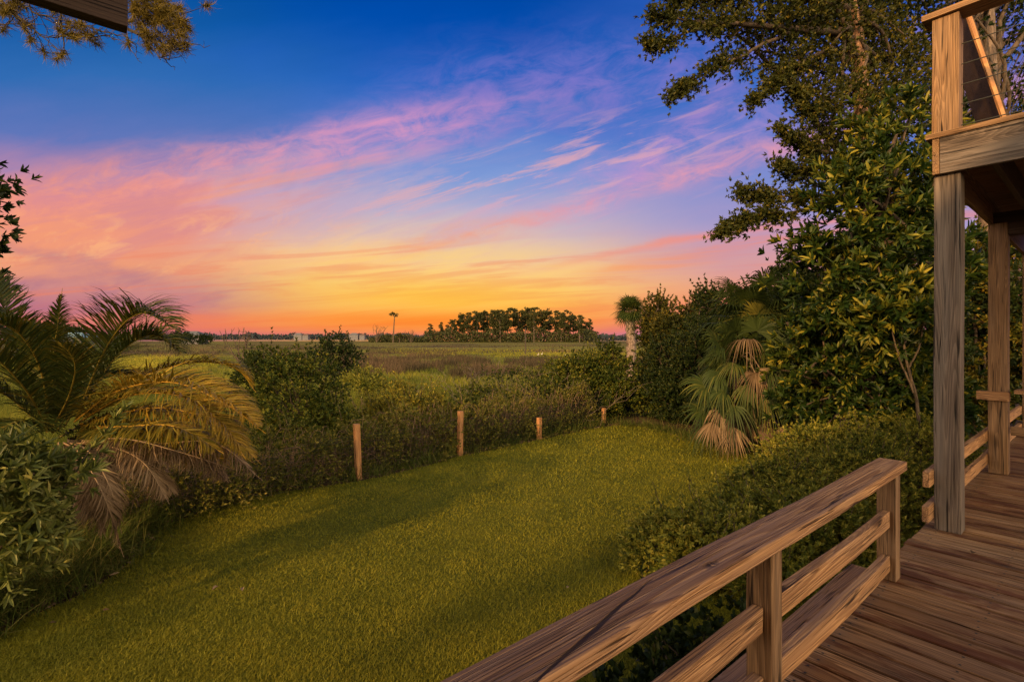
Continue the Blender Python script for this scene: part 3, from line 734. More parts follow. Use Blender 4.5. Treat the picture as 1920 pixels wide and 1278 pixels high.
# ================================================================== DATE PALM (left)
def frond(ctrl, mat, parent, ll=.36, npair=62, droop=.25, v=0.55, label=None, narrow=1.0, r=.012, tb=.35, wd=.016):
    npair = int(npair * 1.3); P = curve(ctrl, npair + 6); acc = Acc(); tube(acc, P, np.linspace(r, .002, len(P)), 5, .9)
    d = nrm(np.gradient(P, axis=0)); s = nrm(np.cross(d, np.array([0, 0, 1.0]) + d * .01)); u = nrm(np.cross(s, d))
    k = np.arange(4, len(P) - 1); t = k / (len(P) - 1)
    for sg in (-1, 1):
        for rep in range(2):
            kk = np.clip(k + rng.integers(0, 2, len(k)) * 0, 0, len(P) - 1)
            n = len(kk)
            L = ll * np.sin(np.clip(t * 1.02 + .04, 0, 1) * np.pi) ** .55 * rng.uniform(.85, 1.1, n) * narrow
            D = nrm(s[kk] * sg * (1 + rng.normal(0, .1, (n, 1))) + u[kk] * (v + rng.normal(0, .22, (n, 1))) + d[kk] * (.75 + t[:, None] * .6 + rng.normal(0, .1, (n, 1))) - np.array([0, 0, droop]))
            base = P[kk] + d[kk] * rng.uniform(-.5, .5, (n, 1)) * np.linalg.norm(P[1] - P[0])
            N = u[kk] + rng.normal(0, .35, (n, 3)) + s[kk] * sg * -.5
            T = np.clip(tb + .3 * t + rng.normal(0, .15, n), 0, 1)
            put(acc, base, D, N, L, wd * 1.0 * rng.uniform(.7, 1.2, n), T, BLADE)
    o = accobj('frond', acc, mat, parent)
    if label: o['label'] = label
    return o
def build_date_palm():
    base = (-5.0, 5.9, 0)
    root = tag(empty('date_palm', base), 'feathery date palm with arching fronds coloured sunlit gold and dry brown ones drooping onto the lawn edge', 'palm')
    acc = Acc(); p = np.array([(-5.0, 5.9, -.1), (-5.0, 5.9, .5), (-4.98, 5.88, 1.2)]); tube(acc, curve(p, 10), np.linspace(.17, .15, 10) + rng.normal(0, .012, 10), 10)
    accobj('trunk', acc, M['dark_twig'], root)
    W3 = lambda l: [W(*q) for q in l]
    PL, PG, DL = M['palm_leaf'], M['palm_sunlit'], M['dead_leaf']
    fr = [
        ([(140, 790, 5.8), (200, 650, 5.6), (262, 588, 5.3), (338, 622, 5.0)], PL, dict(v=.9, ll=.52, npair=70)),
        ([(140, 790, 5.8), (215, 672, 6.1), (285, 628, 6.2), (345, 668, 6.2)], PL, dict(v=.7, ll=.46, npair=70)),
        ([(120, 800, 5.8), (190, 690, 6.4), (250, 640, 6.9), (330, 640, 7.3)], PL, dict(v=.6, ll=.5)),
        ([(140, 790, 5.7), (215, 735, 5.3), (320, 716, 5.0), (420, 755, 4.9), (498, 812, 4.9)], PG, dict(v=.75, ll=.42, npair=80, tb=.2)),
        ([(150, 790, 5.8), (230, 745, 5.4), (330, 740, 5.1), (410, 790, 5.0), (462, 862, 5.0)], PG, dict(v=.5, ll=.44, npair=80, tb=.15)),
        ([(150, 795, 5.8), (250, 770, 5.9), (350, 770, 5.9), (450, 830, 5.9)], PG, dict(v=.3, ll=.44, npair=75, tb=.1)),
        ([(150, 790, 5.9), (250, 735, 6.3), (350, 712, 6.5), (440, 740, 6.6), (492, 800, 6.6)], PG, dict(v=.4, ll=.42, npair=75, tb=.1)),
        ([(150, 800, 5.8), (240, 800, 5.6), (340, 815, 5.5), (440, 880, 5.4)], PG, dict(v=.2, ll=.40, droop=.5, npair=70, tb=.05)),
        ([(150, 790, 5.9), (250, 712, 6.2), (360, 680, 6.3), (440, 690, 6.4), (480, 735, 6.5)], PG, dict(v=.5, ll=.38, tb=.05)),
        ([(150, 800, 5.8), (280, 765, 5.6), (400, 790, 5.5), (490, 870, 5.4)], PG, dict(v=.2, ll=.42, droop=.45, npair=75, tb=.15)),
        ([(150, 805, 5.8), (260, 790, 6.0), (370, 805, 6.1), (480, 870, 6.1)], PG, dict(v=.2, ll=.40, droop=.5, tb=.1)),
        ([(150, 805, 5.8), (230, 800, 5.3), (330, 800, 5.0), (420, 850, 4.9)], PG, dict(v=.2, ll=.38, droop=.5, tb=.0)),
        ([(150, 825, 5.8), (260, 835, 5.5), (400, 830, 5.3), (492, 900, 5.2)], DL, dict(v=-.1, ll=.34, droop=.7)),
        ([(150, 830, 5.8), (300, 830, 6.0), (380, 850, 6.0), (435, 905, 6.0)], DL, dict(v=-.1, ll=.32, droop=.7)),
        ([(140, 830, 5.8), (210, 838, 5.4), (270, 868, 5.1), (318, 945, 4.95)], DL, dict(v=-.1, ll=.32, droop=.9, npair=70)),
        ([(120, 830, 5.8), (150, 850, 5.1), (195, 930, 4.8), (232, 1044, 4.85)], DL, dict(v=-.1, ll=.30, droop=.9, npair=80)),
        ([(110, 830, 5.8), (120, 850, 5.2), (140, 880, 5.0), (170, 950, 5.0)], DL, dict(v=-.1, ll=.32, droop=.9)),
        ([(130, 830, 5.8), (165, 845, 5.2), (205, 910, 4.9), (228, 1000, 4.9)], DL, dict(v=.1, ll=.30, droop=.9, npair=75)),
        ([(130, 830, 5.8), (230, 842, 5.5), (290, 880, 5.3), (330, 930, 5.2)], DL, dict(v=.1, ll=.32, droop=.9, npair=70)),
        ([(150, 825, 5.8), (280, 828, 5.6), (370, 850, 5.5), (430, 905, 5.4)], DL, dict(v=.2, ll=.34, droop=.8, npair=70)),
        ([(110, 830, 5.8), (125, 870, 5.0), (160, 930, 4.8), (200, 1010, 4.8)], DL, dict(v=.2, ll=.30, droop=.9, npair=70)),
        ([(150, 830, 5.8), (230, 822, 5.3), (330, 845, 5.2), (440, 880, 5.2)], DL, dict(v=0, ll=.32, droop=.8)),
        ([(100, 800, 5.8), (98, 690, 5.8), (108, 610, 5.7), (117, 540, 5.7)], PL, dict(v=.2, ll=.26, narrow=.8)),
        ([(95, 800, 5.8), (75, 690, 5.5), (30, 620, 5.0), (-40, 600, 4.7)], PL, dict(v=.8, ll=.42)),
        ([(95, 800, 5.8), (40, 660, 5.8), (0, 560, 5.8), (-30, 500, 5.8)], PL, dict(v=.6, ll=.40)),
        ([(90, 800, 5.8), (40, 720, 5.2), (-30, 660, 4.8), (-100, 680, 4.5)], PL, dict(v=.6, ll=.42)),
        ([(90, 800, 5.8), (60, 700, 6.3), (40, 640, 6.8), (60, 600, 7.3)], PL, dict(v=.6, ll=.42)),
        ([(90, 810, 5.8), (10, 740, 5.6), (-60, 730, 5.2), (-120, 780, 4.8)], PL, dict(v=.4, ll=.42)),
        ([(100, 800, 5.8), (120, 700, 6.2), (160, 640, 6.8), (220, 640, 7.3)], PL, dict(v=.5, ll=.40)),
        ([(100, 800, 5.8), (130, 740, 5.2), (140, 680, 4.9), (110, 640, 4.7)], PL, dict(v=.5, ll=.34)),
        ([(110, 805, 5.8), (160, 720, 6.2), (230, 700, 6.6), (320, 720, 7.0)], PL, dict(v=.4, ll=.40)),
        ([(100, 810, 5.8), (60, 790, 5.3), (10, 800, 5.0), (-50, 860, 4.8)], PL, dict(v=.3, ll=.40, droop=.5)),
        ([(110, 820, 5.8), (180, 790, 5.9), (260, 810, 6.1), (330, 870, 6.3)], PL, dict(v=.3, ll=.40, droop=.5)),
    ]
    for i, (c, m, kw) in enumerate(fr):
        if m is DL: kw['wd'] = .011
        frond(W3(c), m, root, label='dry brown drooping frond' if m is DL else ('long arching frond coloured sunlit gold' if m is PG else None), **kw)
build_date_palm()

# ================================================================== FAN PALMS
def fan(acc, hub, axis, nrmv, rad, nseg=34, arc=2.3, droop=.35, t0=.4, wd=.03):
    axis = nrm(np.array(axis, float)); nv = np.array(nrmv, float); nv = nrm(nv - axis * nv.dot(axis)); s = np.cross(nv, axis)
    an = np.linspace(-arc, arc, nseg) + rng.normal(0, .02, nseg)
    D = nrm(np.cos(an)[:, None] * axis + np.sin(an)[:, None] * s + nv * .12)
    L = rad * (0.78 + .22 * np.cos(an * .5)) * rng.uniform(.9, 1.05, nseg)
    hub = np.array(hub, float)
    m = 6; t = np.linspace(0, 1, m)
    for i in range(nseg):
        p = hub + D[i] * (L[i] * t)[:, None]; dr = droop * rng.uniform(.6, 1.5) * L[i]
        p[:, 2] -= dr * np.clip(t - .35, 0, 1) ** 1.7 * 1.8
        ww = wd * np.array([.15, .8, 1.1, .8, .45, .03]) * rad
        dd = nrm(np.gradient(p, axis=0)); side = nrm(np.cross(dd, nv + rng.normal(0, .12, 3)))
        v = np.concatenate([p - side * ww[:, None], p + side * ww[:, None]])
        f = []
        for k in range(m - 1): f += [(k, k + 1, m + k + 1), (k, m + k + 1, m + k)]
        acc.add(v, f, np.full(2 * m, np.clip(t0 + rng.normal(0, .15), 0, 1)))
def fan_leaf(parent, start, hub, rad, mat, out=None, up=(0, 0, 1), label=None, **kw):
    acc = Acc(); start = np.array(start, float); hub = np.array(hub, float)
    mid = (start + hub) / 2 + np.array([0, 0, .12 * np.linalg.norm(hub - start)])
    tube(acc, curve([start, mid, hub], 7), .014, 4, .8)
    ax = (hub - mid) if out is None else np.array(out, float)
    fan(acc, hub, ax, up, rad, **kw)
    o = accobj('fan_leaf', acc, mat, parent)
    if label: o['label'] = label
def build_fan_palms():
    FL, FY, DL = M['fan_leaf'], M['fan_yellow'], M['dead_leaf']
    # big low palm
    bx, by = G(1405, 838)[:2]; by += .5
    root = tag(empty('fan_palm', (bx, by, 0)), 'low fan palm with dry drooping leaves at the right end of the lawn', 'palm')
    acc = Acc(); tube(acc, [(bx, by, -.1), (bx + .03, by, .8), (bx, by, 1.9)], [.2, .19, .17], 9); accobj('trunk', acc, M['palm_bark'], root)
    top = np.array([bx, by, 1.9])
    for i in range(44):
        th = i * 2.4 + rng.normal(0, .2); el = 1.15 - 2.2 * (i / 43.0)
        dr = np.array([math.cos(th) * math.cos(el), math.sin(th) * math.cos(el), math.sin(el)])
        st = top + np.array([0, 0, -1.0 * i / 43]); hub = st + dr * rng.uniform(.35, .62)
        dead = (i > 33)
        out = dr if not dead else dr * .45 + np.array([0, 0, -.6])
        fan_leaf(root, st, hub, rng.uniform(.6, .8), DL if dead else FL, out=out, up=np.array([0, 0, 1.0]) + dr * (1.0 if dead else .15), droop=.8, arc=2.3 if not dead else 1.0,
                 t0=.45, nseg=30 if not dead else 20, wd=.026, label='dry drooping fan leaf' if dead else None)
    # the large ones facing the lawn
    for (px, py, d, dx, dead) in ((1400, 650, 9.9, -.5, 1), (1425, 640, 10.1, .4, 0), (1408, 690, 9.8, -.2, 1), (1375, 690, 9.9, -.9, 0), (1352, 772, 9.9, -.7, 1), (1385, 775, 9.8, -.3, 0), (1428, 795, 9.7, .0, 1), (1465, 775, 9.9, .7, 0),
                                  (1405, 725, 9.7, -.3, 0), (1450, 705, 9.8, .6, 0), (1345, 655, 10.1, -.9, 0), (1435, 735, 9.7, .4, 0), (1360, 735, 9.9, -.8, 0), (1480, 800, 10.0, .8, 1), (1335, 690, 10.2, -1, 0), (1470, 730, 10.0, .9, 0), (1450, 670, 10.1, .7, 0),
                                  (1375, 640, 10.2, -.6, 0), (1400, 760, 9.7, .2, 0), (1340, 800, 10.1, -.9, 0), (1490, 760, 10.2, .9, 0), (1370, 720, 9.8, -.5, 0)):
        hub = np.array(W(px + rng.normal(0, 8), py + rng.normal(0, 8), d)); out = np.array([dx + rng.normal(0, .35), -.35 + rng.normal(0, .3), -.1 + rng.normal(0, .4)])
        fan_leaf(root, top + rng.normal(0, .05, 3), hub, rng.uniform(.38, .56), DL if dead else FL, out=out, up=np.array([rng.normal(0, .5), -.5, 1.0]), droop=rng.uniform(.6, 1.5), arc=rng.uniform(.9, 1.9), nseg=24, t0=rng.uniform(.15, .7), wd=.026,
                 label='dry drooping fan leaf' if dead else None)
    for (px, py, dx, dz) in ((1325, 725, -1, .1), (1318, 770, -1, -.1), (1345, 640, -.9, .5), (1480, 700, 1, .3), (1490, 740, 1, 0), (1495, 790, 1, -.3), (1420, 620, .2, .9), (1380, 620, -.3, .8), (1455, 640, .7, .6), (1360, 800, -.4, -.5)):
        hub = np.array(W(px, py, 10.15)); fan_leaf(root, top, hub, rng.uniform(.5, .65), FL, out=(dx, -.25, dz), up=np.array([0, -.7, .8]), droop=.45, arc=1.9, nseg=26, t0=rng.uniform(.3, .7), wd=.03)
    for (px, py) in ((1335, 790), (1375, 800), (1445, 800), (1475, 795), (1425, 690)):
        hub = np.array(W(px, py, 9.75)); fan_leaf(root, top, hub, rng.uniform(.38, .5), DL, out=(rng.normal(0, .3), -.3, -.9), up=np.array([rng.normal(0, .4), -1, .3]), droop=.3, arc=.9, nseg=18, t0=.5, wd=.03, label='dry drooping fan leaf')
    # upright palm behind with a yellow centre
    c = np.array(W(1412, 600, 12.2)); root2 = tag(empty('cabbage_palm', (c[0], c[1], 0)), 'taller cabbage palm with a bright yellow new leaf', 'palm')
    acc = Acc(); tube(acc, [(c[0], c[1], -.1), (c[0], c[1], 1.4), tuple(c)], [.2, .18, .16], 9); accobj('trunk', acc, M['palm_bark'], root2)
    for i in range(26):
        th = i * 2.4; el = 1.2 - 1.9 * (i / 25.0)
        dr = np.array([math.cos(th) * math.cos(el), math.sin(th) * math.cos(el), math.sin(el)])
        hub = c + dr * rng.uniform(.6, .95)
        fan_leaf(root2, c, hub, rng.uniform(.7, .85), FL, out=dr, up=np.array([0, 0, 1.0]) + dr * .1, droop=.6, t0=.4, wd=.02)
    fan_leaf(root2, c, c + np.array([0, -.25, .12]), .62, FY, out=(.05, -.3, 1), up=(0, -1, .2), droop=.1, arc=2.6, nseg=30, wd=.05, label='bright yellow new leaf')
    # mid palm leaves to the right
    # far cabbage palm on the marsh edge
    c = np.array(W(1182, 582, 32)); root3 = tag(empty('cabbage_palm', (c[0], c[1], -.8)), 'far cabbage palm with a rough pale trunk standing against the sunset', 'palm')
    acc = Acc(); zz = np.linspace(-.9, c[2], 26); rr = .27 + .06 * (np.arange(26) % 2) + rng.normal(0, .015, 26)
    tube(acc, np.stack([np.full(26, c[0]) + .04 * np.sin(zz), np.full(26, c[1]), zz], 1), rr, 10); accobj('trunk', acc, M['palm_bark'], root3)
    for i in range(46):
        th = i * 2.4; el = 1.4 - 2.3 * (i / 45.0)
        dr = np.array([math.cos(th) * math.cos(el), math.sin(th) * math.cos(el), math.sin(el)])
        fan_leaf(root3, c, c + dr * .5, rng.uniform(.65, .95), M['palm_leaf'], out=dr, up=np.array([0, 0, 1.0]) + rng.normal(0, .3, 3), droop=.35, t0=.35, nseg=20, wd=.03, arc=2.0)
build_fan_palms()

# ================================================================== SHRUBS behind and along the fence
def at(px, py, d): return W(px, py, d)
bush('wax_myrtle', 'tall bushy shrub rising behind the fence beside the sunlit-gold palm fronds', 'shrub', (-3.9, 9.8, -.3),
     [(-4.15, 9.8, 1.1, .85, .9, 1.05), (-3.55, 9.8, .55, .55, .7, .6), (-4.95, 10.2, 1.15, .7, .7, 1.0), (-4.0, 9.7, .3, 1.1, .8, .6), (-3.5, 9.5, .2, .7, .5, .5)], 330, 26, .12, 6, .066, .026, 'shrub_leaf', group='shrubs behind the fence', ntw=30, yellow=.12)
bush('wax_myrtle', 'golden rounded shrub between the first and second fence posts', 'shrub', (-2.1, 11, -.3),
     [(-2.3, 10.9, .72, .85, .7, .68), (-1.6, 11.1, .45, .7, .6, .5), (-2.8, 10.9, .5, .5, .6, .55), (-2.0, 10.7, .2, 1.1, .5, .4)], 230, 24, .11, 6, .07, .022, 'olive_leaf', group='shrubs behind the fence', ntw=24, yellow=.3)
bush('wax_myrtle', 'broad green shrub beyond the second fence post and the dry grey brush', 'shrub', (.2, 14, -.5),
     [(*W(905, 762, 13.5), .8, .6, .55), (*W(1010, 752, 14.5), 1.0, .7, .6), (*W(960, 790, 13.3), 1.2, .6, .5)], 240, 15, .13, 6, .075, .028, 'shrub_leaf', group='shrubs behind the fence', ntw=24, yellow=.15)
bush('wax_myrtle', 'green shrub behind the short third fence post reaching the big right-hand shrubs', 'shrub', (2.0, 16.5, -.5),
     [(*W(1060, 712, 17), 1.1, .8, .7), (*W(1110, 700, 17), 1.0, .8, .8), (*W(1060, 750, 16), 1.2, .7, .6)], 220, 15, .14, 6, .085, .032, 'shrub_leaf', group='shrubs behind the fence', ntw=24, yellow=.15)
bush('wax_myrtle', 'spreading dark shrub standing alone out in the marsh grass', 'shrub', tuple(at(630, 720, 20)[:2]) + (-.8,),
     [(*at(612, 668, 20), .75, .6, .55), (*at(650, 672, 20), .6, .5, .55), (*at(630, 648, 20.3), .5, .5, .45), (*at(628, 690, 20), .8, .6, .4)], 130, 14, .14, 5, .10, .04, 'dark_leaf', group='shrubs in the marsh', ntw=22, twmat='twig', yellow=.1)
bush('marsh_elder', 'small round bright green bush in front of the dark marsh shrub', 'shrub', tuple(at(682, 745, 17)[:2]) + (-.8,),
     [(*at(682, 716, 17), .75, .6, .45)], 60, 16, .12, 5, .09, .03, 'hedge_leaf', group='shrubs in the marsh', ntw=8)
# dense growth along the fence
tl = ['brown viny tangle on the wire under the sunlit-gold palm fronds', 'brown viny tangle on the wire just left of the first fence post', 'brown viny tangle just right of the first fence post', 'brown viny tangle just left of the second fence post',
      'leafy brown thicket just right of the second fence post', 'leafy brown thicket left of the short third fence post', 'leafy brown thicket right of the short third fence post', 'leafy brown thicket left of the last fence post']
for i, lab in enumerate(tl):
    q = FP + FD * (-2.2 + i * 1.28) + FN * .42; x, y = q; zt = [.7, .95, .8, 1.05, .95, 1.15, .85, 1.0][i]
    r = bush('fence_thicket', lab, 'shrub', (x, y, 0), [(x, y, zt * .45, .75, .38, zt * .6), (x + FD[0] * .55, y + FD[1] * .55, zt * .35, .5, .4, zt * .55), (x - FD[0] * .5, y - FD[1] * .5, zt * .4, .5, .4, zt * .55), (x - FN[0] * .28, y - FN[1] * .28, .15, .6, .3, .25)], 95, 18, .11, 5, .06, .02,
         'vine_leaf', group='thickets along the wire fence', ntw=10, twmat='dry_stem', r0=.005, yellow=.2)
    a = Acc()
    for k in range(80):
        s0 = np.array([*(q + FD * rng.uniform(-.8, .8) + FN * rng.uniform(-.28, .3)), 0.0]); e = s0 + np.array([*(FD * rng.normal(0, .7) - FN * rng.uniform(-.1, .25)), rng.uniform(.0, .35)]); m = (s0 + e) / 2 + np.array([0, 0, rng.uniform(.1, zt * .9)])
        tube(a, curve([s0, m, e], 8), np.linspace(.006, .003, 8), 3)
    accobj('vines', a, M['dry_stem'], r)
# grey twiggy brush
def brush(px, py, d, wpx, hpx, n, label):
    x, y, z = W(px, py, d); gz = float(gh(x, y)); root = tag(empty('dry_brush', (x, y, gz)), label, 'brush', 'dry grey brush in the marsh')
    acc = Acc(); w = wpx / F * d; h = hpx / F * d
    for i in range(n):
        a = np.array([x + rng.normal(0, w * .3), y + rng.normal(0, .6), gz]); b = a + np.array([rng.normal(0, w * .35), rng.normal(0, .5), h * rng.uniform(.5, 1.1)])
        p = wiggle(a, b, 8, .35); tube(acc, p, np.linspace(.012, .003, 8), 3)
        for j in range(3):
            q = p[rng.integers(3, 7)]; tube(acc, wiggle(q, q + np.array([rng.normal(0, .3), rng.normal(0, .2), rng.uniform(.05, .45)]), 5, .4), np.linspace(.006, .003, 5), 3)
    accobj('stem', acc, M['grey_stem'], root)
    P, A, t, C = clump_tips([(x, y, gz + h * .55, w * .5, .7, h * .5)], 60, 12, .15); acc = Acc(); rosettes(acc, P, A, t, 5, .08, .03, LEAFLO, .9, .1); accobj('foliage', acc, M['shrub_leaf'], root)
brush(960, 745, 16.5, 190, 92, 120, 'tangle of bare grey branches and olive leaves in the middle marsh')
brush(1045, 765, 15.0, 130, 75, 70, 'smaller tangle of bare grey branches nearer the right shrubs')
# right of the fence: dense shrubs up to the low palm
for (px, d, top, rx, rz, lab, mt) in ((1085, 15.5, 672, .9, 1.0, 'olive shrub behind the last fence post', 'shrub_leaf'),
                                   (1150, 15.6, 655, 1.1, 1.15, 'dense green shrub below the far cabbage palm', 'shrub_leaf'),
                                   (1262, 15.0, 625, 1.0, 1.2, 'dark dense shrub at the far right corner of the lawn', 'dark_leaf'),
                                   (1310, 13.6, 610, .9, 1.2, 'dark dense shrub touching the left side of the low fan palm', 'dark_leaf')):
    x, y, zt = W(px, top, d)
    bush('evergreen_shrub', lab, 'shrub', (x, y, 0), [(x, y, zt - rz * .9, rx, .9, rz), (x + .3, y - .6, .5, rx, .6, .7), (x - .4, y + .1, .7, rx * .8, .8, .9)], 150, 30, .15, 6, .09, .037, mt, group='shrubs at the right of the lawn', ntw=24, yellow=.2, surf=.4)

# ================================================================== HEDGE in front of the deck
hs_ = [(4.55, 2.4, .62, .60, 'low leafy hedge shrub at the left end touching the lawn'), (5.4, 2.0, .70, .75, 'low leafy hedge shrub just behind the far railing post'), (6.6, 2.6, .66, .72, 'low leafy hedge shrub second from the left along the lawn'),
       (7.6, 2.1, .80, .95, 'low leafy hedge shrub beside the tall grey post'), (8.9, 2.8, .85, 1.0, 'low leafy hedge shrub at the foot of the low fan palm'), (10.2, 2.2, .95, 1.0, 'low leafy hedge shrub behind the tall grey post')]
for a, b, rz, rr, lab in hs_:
    x, y, _ = AB(a, b)
    bush('hedge_shrub', lab, 'shrub', (x, y, 0), [(x, y, rz * .55, rr, rr * .85, rz * .6), (x + .4, y - .3, rz * .4, rr * .7, rr * .6, rz * .5), (x - .4, y + .3, rz * .42, rr * .7, rr * .6, rz * .5)], 260, 17, .085, 7, .050, .019, 'hedge_leaf',
         group='hedge shrubs below the deck', ntw=24, yellow=.12, r0=.01, up=.6)
x, y, _ = AB(3.2, 1.75)
bush('ground_ivy', 'low dark broad-leaved plant seen through the railing', 'plant', (x, y, 0), [(x, y, .2, .55, .4, .3), (x - .5, y - .45, .15, .4, .3, .2)], 60, 12, .08, 6, .06, .04, 'dark_leaf', ntw=6, r0=.008)

# ================================================================== RIGHT-HAND TREES
def tree(name, label, base, trunk_pts, r0, lobes, nclump, per, spread, k, L, Wd, mat, bark='bark', tp=LEAFLO, yellow=.08, nlimb=12, group=None, surf=.5, up=.15, open_=.9, r1=.05, extra=None, cat='tree', gap=None):
    root = tag(empty(name, base), label, cat, group)
    P, A, t, C = clump_tips(lobes, nclump, per, spread, up, surf)
    if gap:        # an opening in the foliage round a bare stretch of trunk
        gx, gy, gz0, gz1, gr = gap
        kk = ~((np.hypot(P[:, 0] - gx, (P[:, 1] - gy) * .35) < gr) & (P[:, 2] > gz0) & (P[:, 2] < gz1) & (P[:, 1] < gy + .2)); P, A, t = P[kk], A[kk], t[kk]
    a2 = Acc(); a3 = Acc(); tp_ = curve(trunk_pts, 18); tube(a3, tp_, np.linspace(r0, r1, 18) * (1 + rng.normal(0, .05, 18)), 10)
    idx = rng.choice(len(C), min(nlimb, len(C)), replace=False)
    for i in idx:
        q = tp_[rng.integers(6, 17)]; m = (q + C[i]) / 2 + rng.normal(0, .25, 3) + np.array([0, 0, .2])
        L_ = np.linalg.norm(C[i] - q); pp = curve([q, m, C[i]], 12) + np.cumsum(rng.normal(0, .012 * L_, (12, 3)), 0) * .5
        tube(a2, pp, np.linspace(.045, .008, 12) * (1 + L_ * .1), 5)
    acc = Acc(); rosettes(acc, P, A, t, k, L, Wd, tp, open_, yellow)
    if extra: extra(acc, a2, tp_)
    elif L < .14: shoots(acc, a2, C, np.asarray(lobes, float), max(6, nclump // 16), k, L, Wd, tp, .45)
    accobj('crown', acc, M[mat], root); accobj('trunk', a3, M[bark], root); accobj('limbs', a2, M['limb'], root)
    return root

def limb_spray(acc, a2, pts, d_, n_side, L, Wd, k=5, r0=.05, lens=.7, t=.4, per=6, spread=.10):
    """a limb through photo points with side twigs that end in leaf clusters"""
    p = curve([W(x, y, dd) for x, y, dd in pts], 22); p += np.cumsum(rng.normal(0, .012, p.shape), 0); tube(a2, p, np.linspace(r0, .006, 22), 6)
    Ps = []; As = []
    for i in range(n_side):
        s = rng.uniform(.18, 1) ** .7; j = min(21, int(s * 21)); q = p[j]; dr = nrm(p[min(21, j + 1)] - p[max(0, j - 1)])
        o = nrm(rng.normal(0, 1, 3)); ln = lens * (1.15 - s) * rng.uniform(.3, 1.1)
        e = q + (dr * .6 + o * .75) * ln; w = wiggle(q, e, 6, .35); tube(a2, w, np.linspace(.010, .003, 6), 3)
        for m in range(2, 6):
            c = w[m]; cnt = per if m == 5 else max(1, per // 2)
            Ps.append(c + rng.normal(0, spread * (.5 if m < 5 else .9), (cnt, 3))); As.append(nrm(np.tile(e - q, (cnt, 1)) / max(ln, .1) + rng.normal(0, .6, (cnt, 3)) + np.array([0, 0, .3])))
    P = np.concatenate(Ps); A = np.concatenate(As)
    rosettes(acc, P, A, np.full(len(P), t) + rng.normal(0, .1, len(P)), k, L, Wd, LEAFLO, 1.0, .04)

# big oak: limbs reach out left over the sky
def oak_extra(acc, a2, tpts):
    S = dict(L=.085, Wd=.034)
    limb_spray(acc, a2, [(1600, 60, 10.5), (1480, 55, 10), (1340, 50, 9.5), (1215, 35, 9.2)], 0, 70, r0=.09, lens=1.0, **S)
    limb_spray(acc, a2, [(1600, 20, 10.5), (1450, -10, 10), (1330, -10, 9.5), (1240, 10, 9.2)], 0, 70, r0=.09, lens=1.0, **S)
    limb_spray(acc, a2, [(1340, 50, 9.5), (1280, 60, 9.4), (1235, 75, 9.4), (1202, 82, 9.3)], 0, 22, r0=.03, lens=.5, **S)
    limb_spray(acc, a2, [(1480, 60, 10), (1400, 100, 9.7), (1320, 140, 9.5), (1262, 178, 9.4)], 0, 48, r0=.04, lens=.6, **S)
    limb_spray(acc, a2, [(1560, 90, 10.3), (1500, 120, 10), (1450, 150, 9.8), (1400, 195, 9.6)], 0, 50, r0=.05, lens=.8, **S)
    limb_spray(acc, a2, [(1610, 150, 10.5), (1560, 190, 10), (1520, 200, 9.8), (1480, 150, 9.6)], 0, 50, r0=.05, lens=.8, **S)
    limb_spray(acc, a2, [(1640, 300, 10), (1560, 290, 9.8), (1500, 275, 9.6), (1455, 238, 9.4)], 0, 44, r0=.05, lens=.7, **S)
    limb_spray(acc, a2, [(1640, 330, 10), (1570, 320, 9.8), (1510, 320, 9.6), (1460, 310, 9.4)], 0, 40, r0=.05, lens=.7, **S)
    limb_spray(acc, a2, [(1640, 380, 9.6), (1540, 370, 9.4), (1460, 365, 9.2), (1390, 352, 9.0)], 0, 44, r0=.04, lens=.55, **S)
    limb_spray(acc, a2, [(1600, 360, 9.6), (1490, 395, 9.2), (1410, 405, 9.1), (1340, 442, 9.0)], 0, 56, r0=.04, lens=.45, **S)
bt = W(1600, 60, 10.6)
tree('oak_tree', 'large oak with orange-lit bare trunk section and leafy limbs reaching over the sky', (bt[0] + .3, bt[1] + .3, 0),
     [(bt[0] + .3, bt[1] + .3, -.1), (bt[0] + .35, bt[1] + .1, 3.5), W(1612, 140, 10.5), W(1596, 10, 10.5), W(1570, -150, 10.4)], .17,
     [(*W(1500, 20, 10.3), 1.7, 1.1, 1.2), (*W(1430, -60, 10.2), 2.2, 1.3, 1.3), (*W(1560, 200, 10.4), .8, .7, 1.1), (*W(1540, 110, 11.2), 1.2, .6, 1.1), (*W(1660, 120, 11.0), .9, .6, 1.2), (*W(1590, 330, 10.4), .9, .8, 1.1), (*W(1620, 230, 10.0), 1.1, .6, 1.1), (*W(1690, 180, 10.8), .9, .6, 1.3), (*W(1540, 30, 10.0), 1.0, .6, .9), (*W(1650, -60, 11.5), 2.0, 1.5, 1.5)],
     820, 18, .20, 6, .088, .036, 'oak_leaf', bark='bark_sunlit', nlimb=34, r1=.10, gap=(6.9, 9.8, 7.7, 9.7, .42), extra=oak_extra)
# second tree behind it and to the right, over the deck
bt = W(1850, 80, 12.5)
tree('oak_tree', 'grey-trunked tree behind the upper deck railing', (bt[0], bt[1], 0),
     [(bt[0] + .2, bt[1], -.1), (bt[0] + .1, bt[1], 4), W(1850, 130, 12.5), W(1845, -60, 12.5)], .27,
     [(*W(1700, 60, 12.5), 1.3, 1.2, 2.0), (*W(1850, 0, 13.5), 2.2, 1.2, 2.0), (*W(1900, 250, 13.5), 2.0, 1.2, 2.2), (*W(1720, 260, 12.8), 1.1, 1.1, 1.8), (*W(1960, -100, 13), 2.5, 1.5, 2.5)],
     620, 14, .26, 6, .12, .045, 'dark_leaf', bark='bark', nlimb=30, r1=.16, surf=.3)
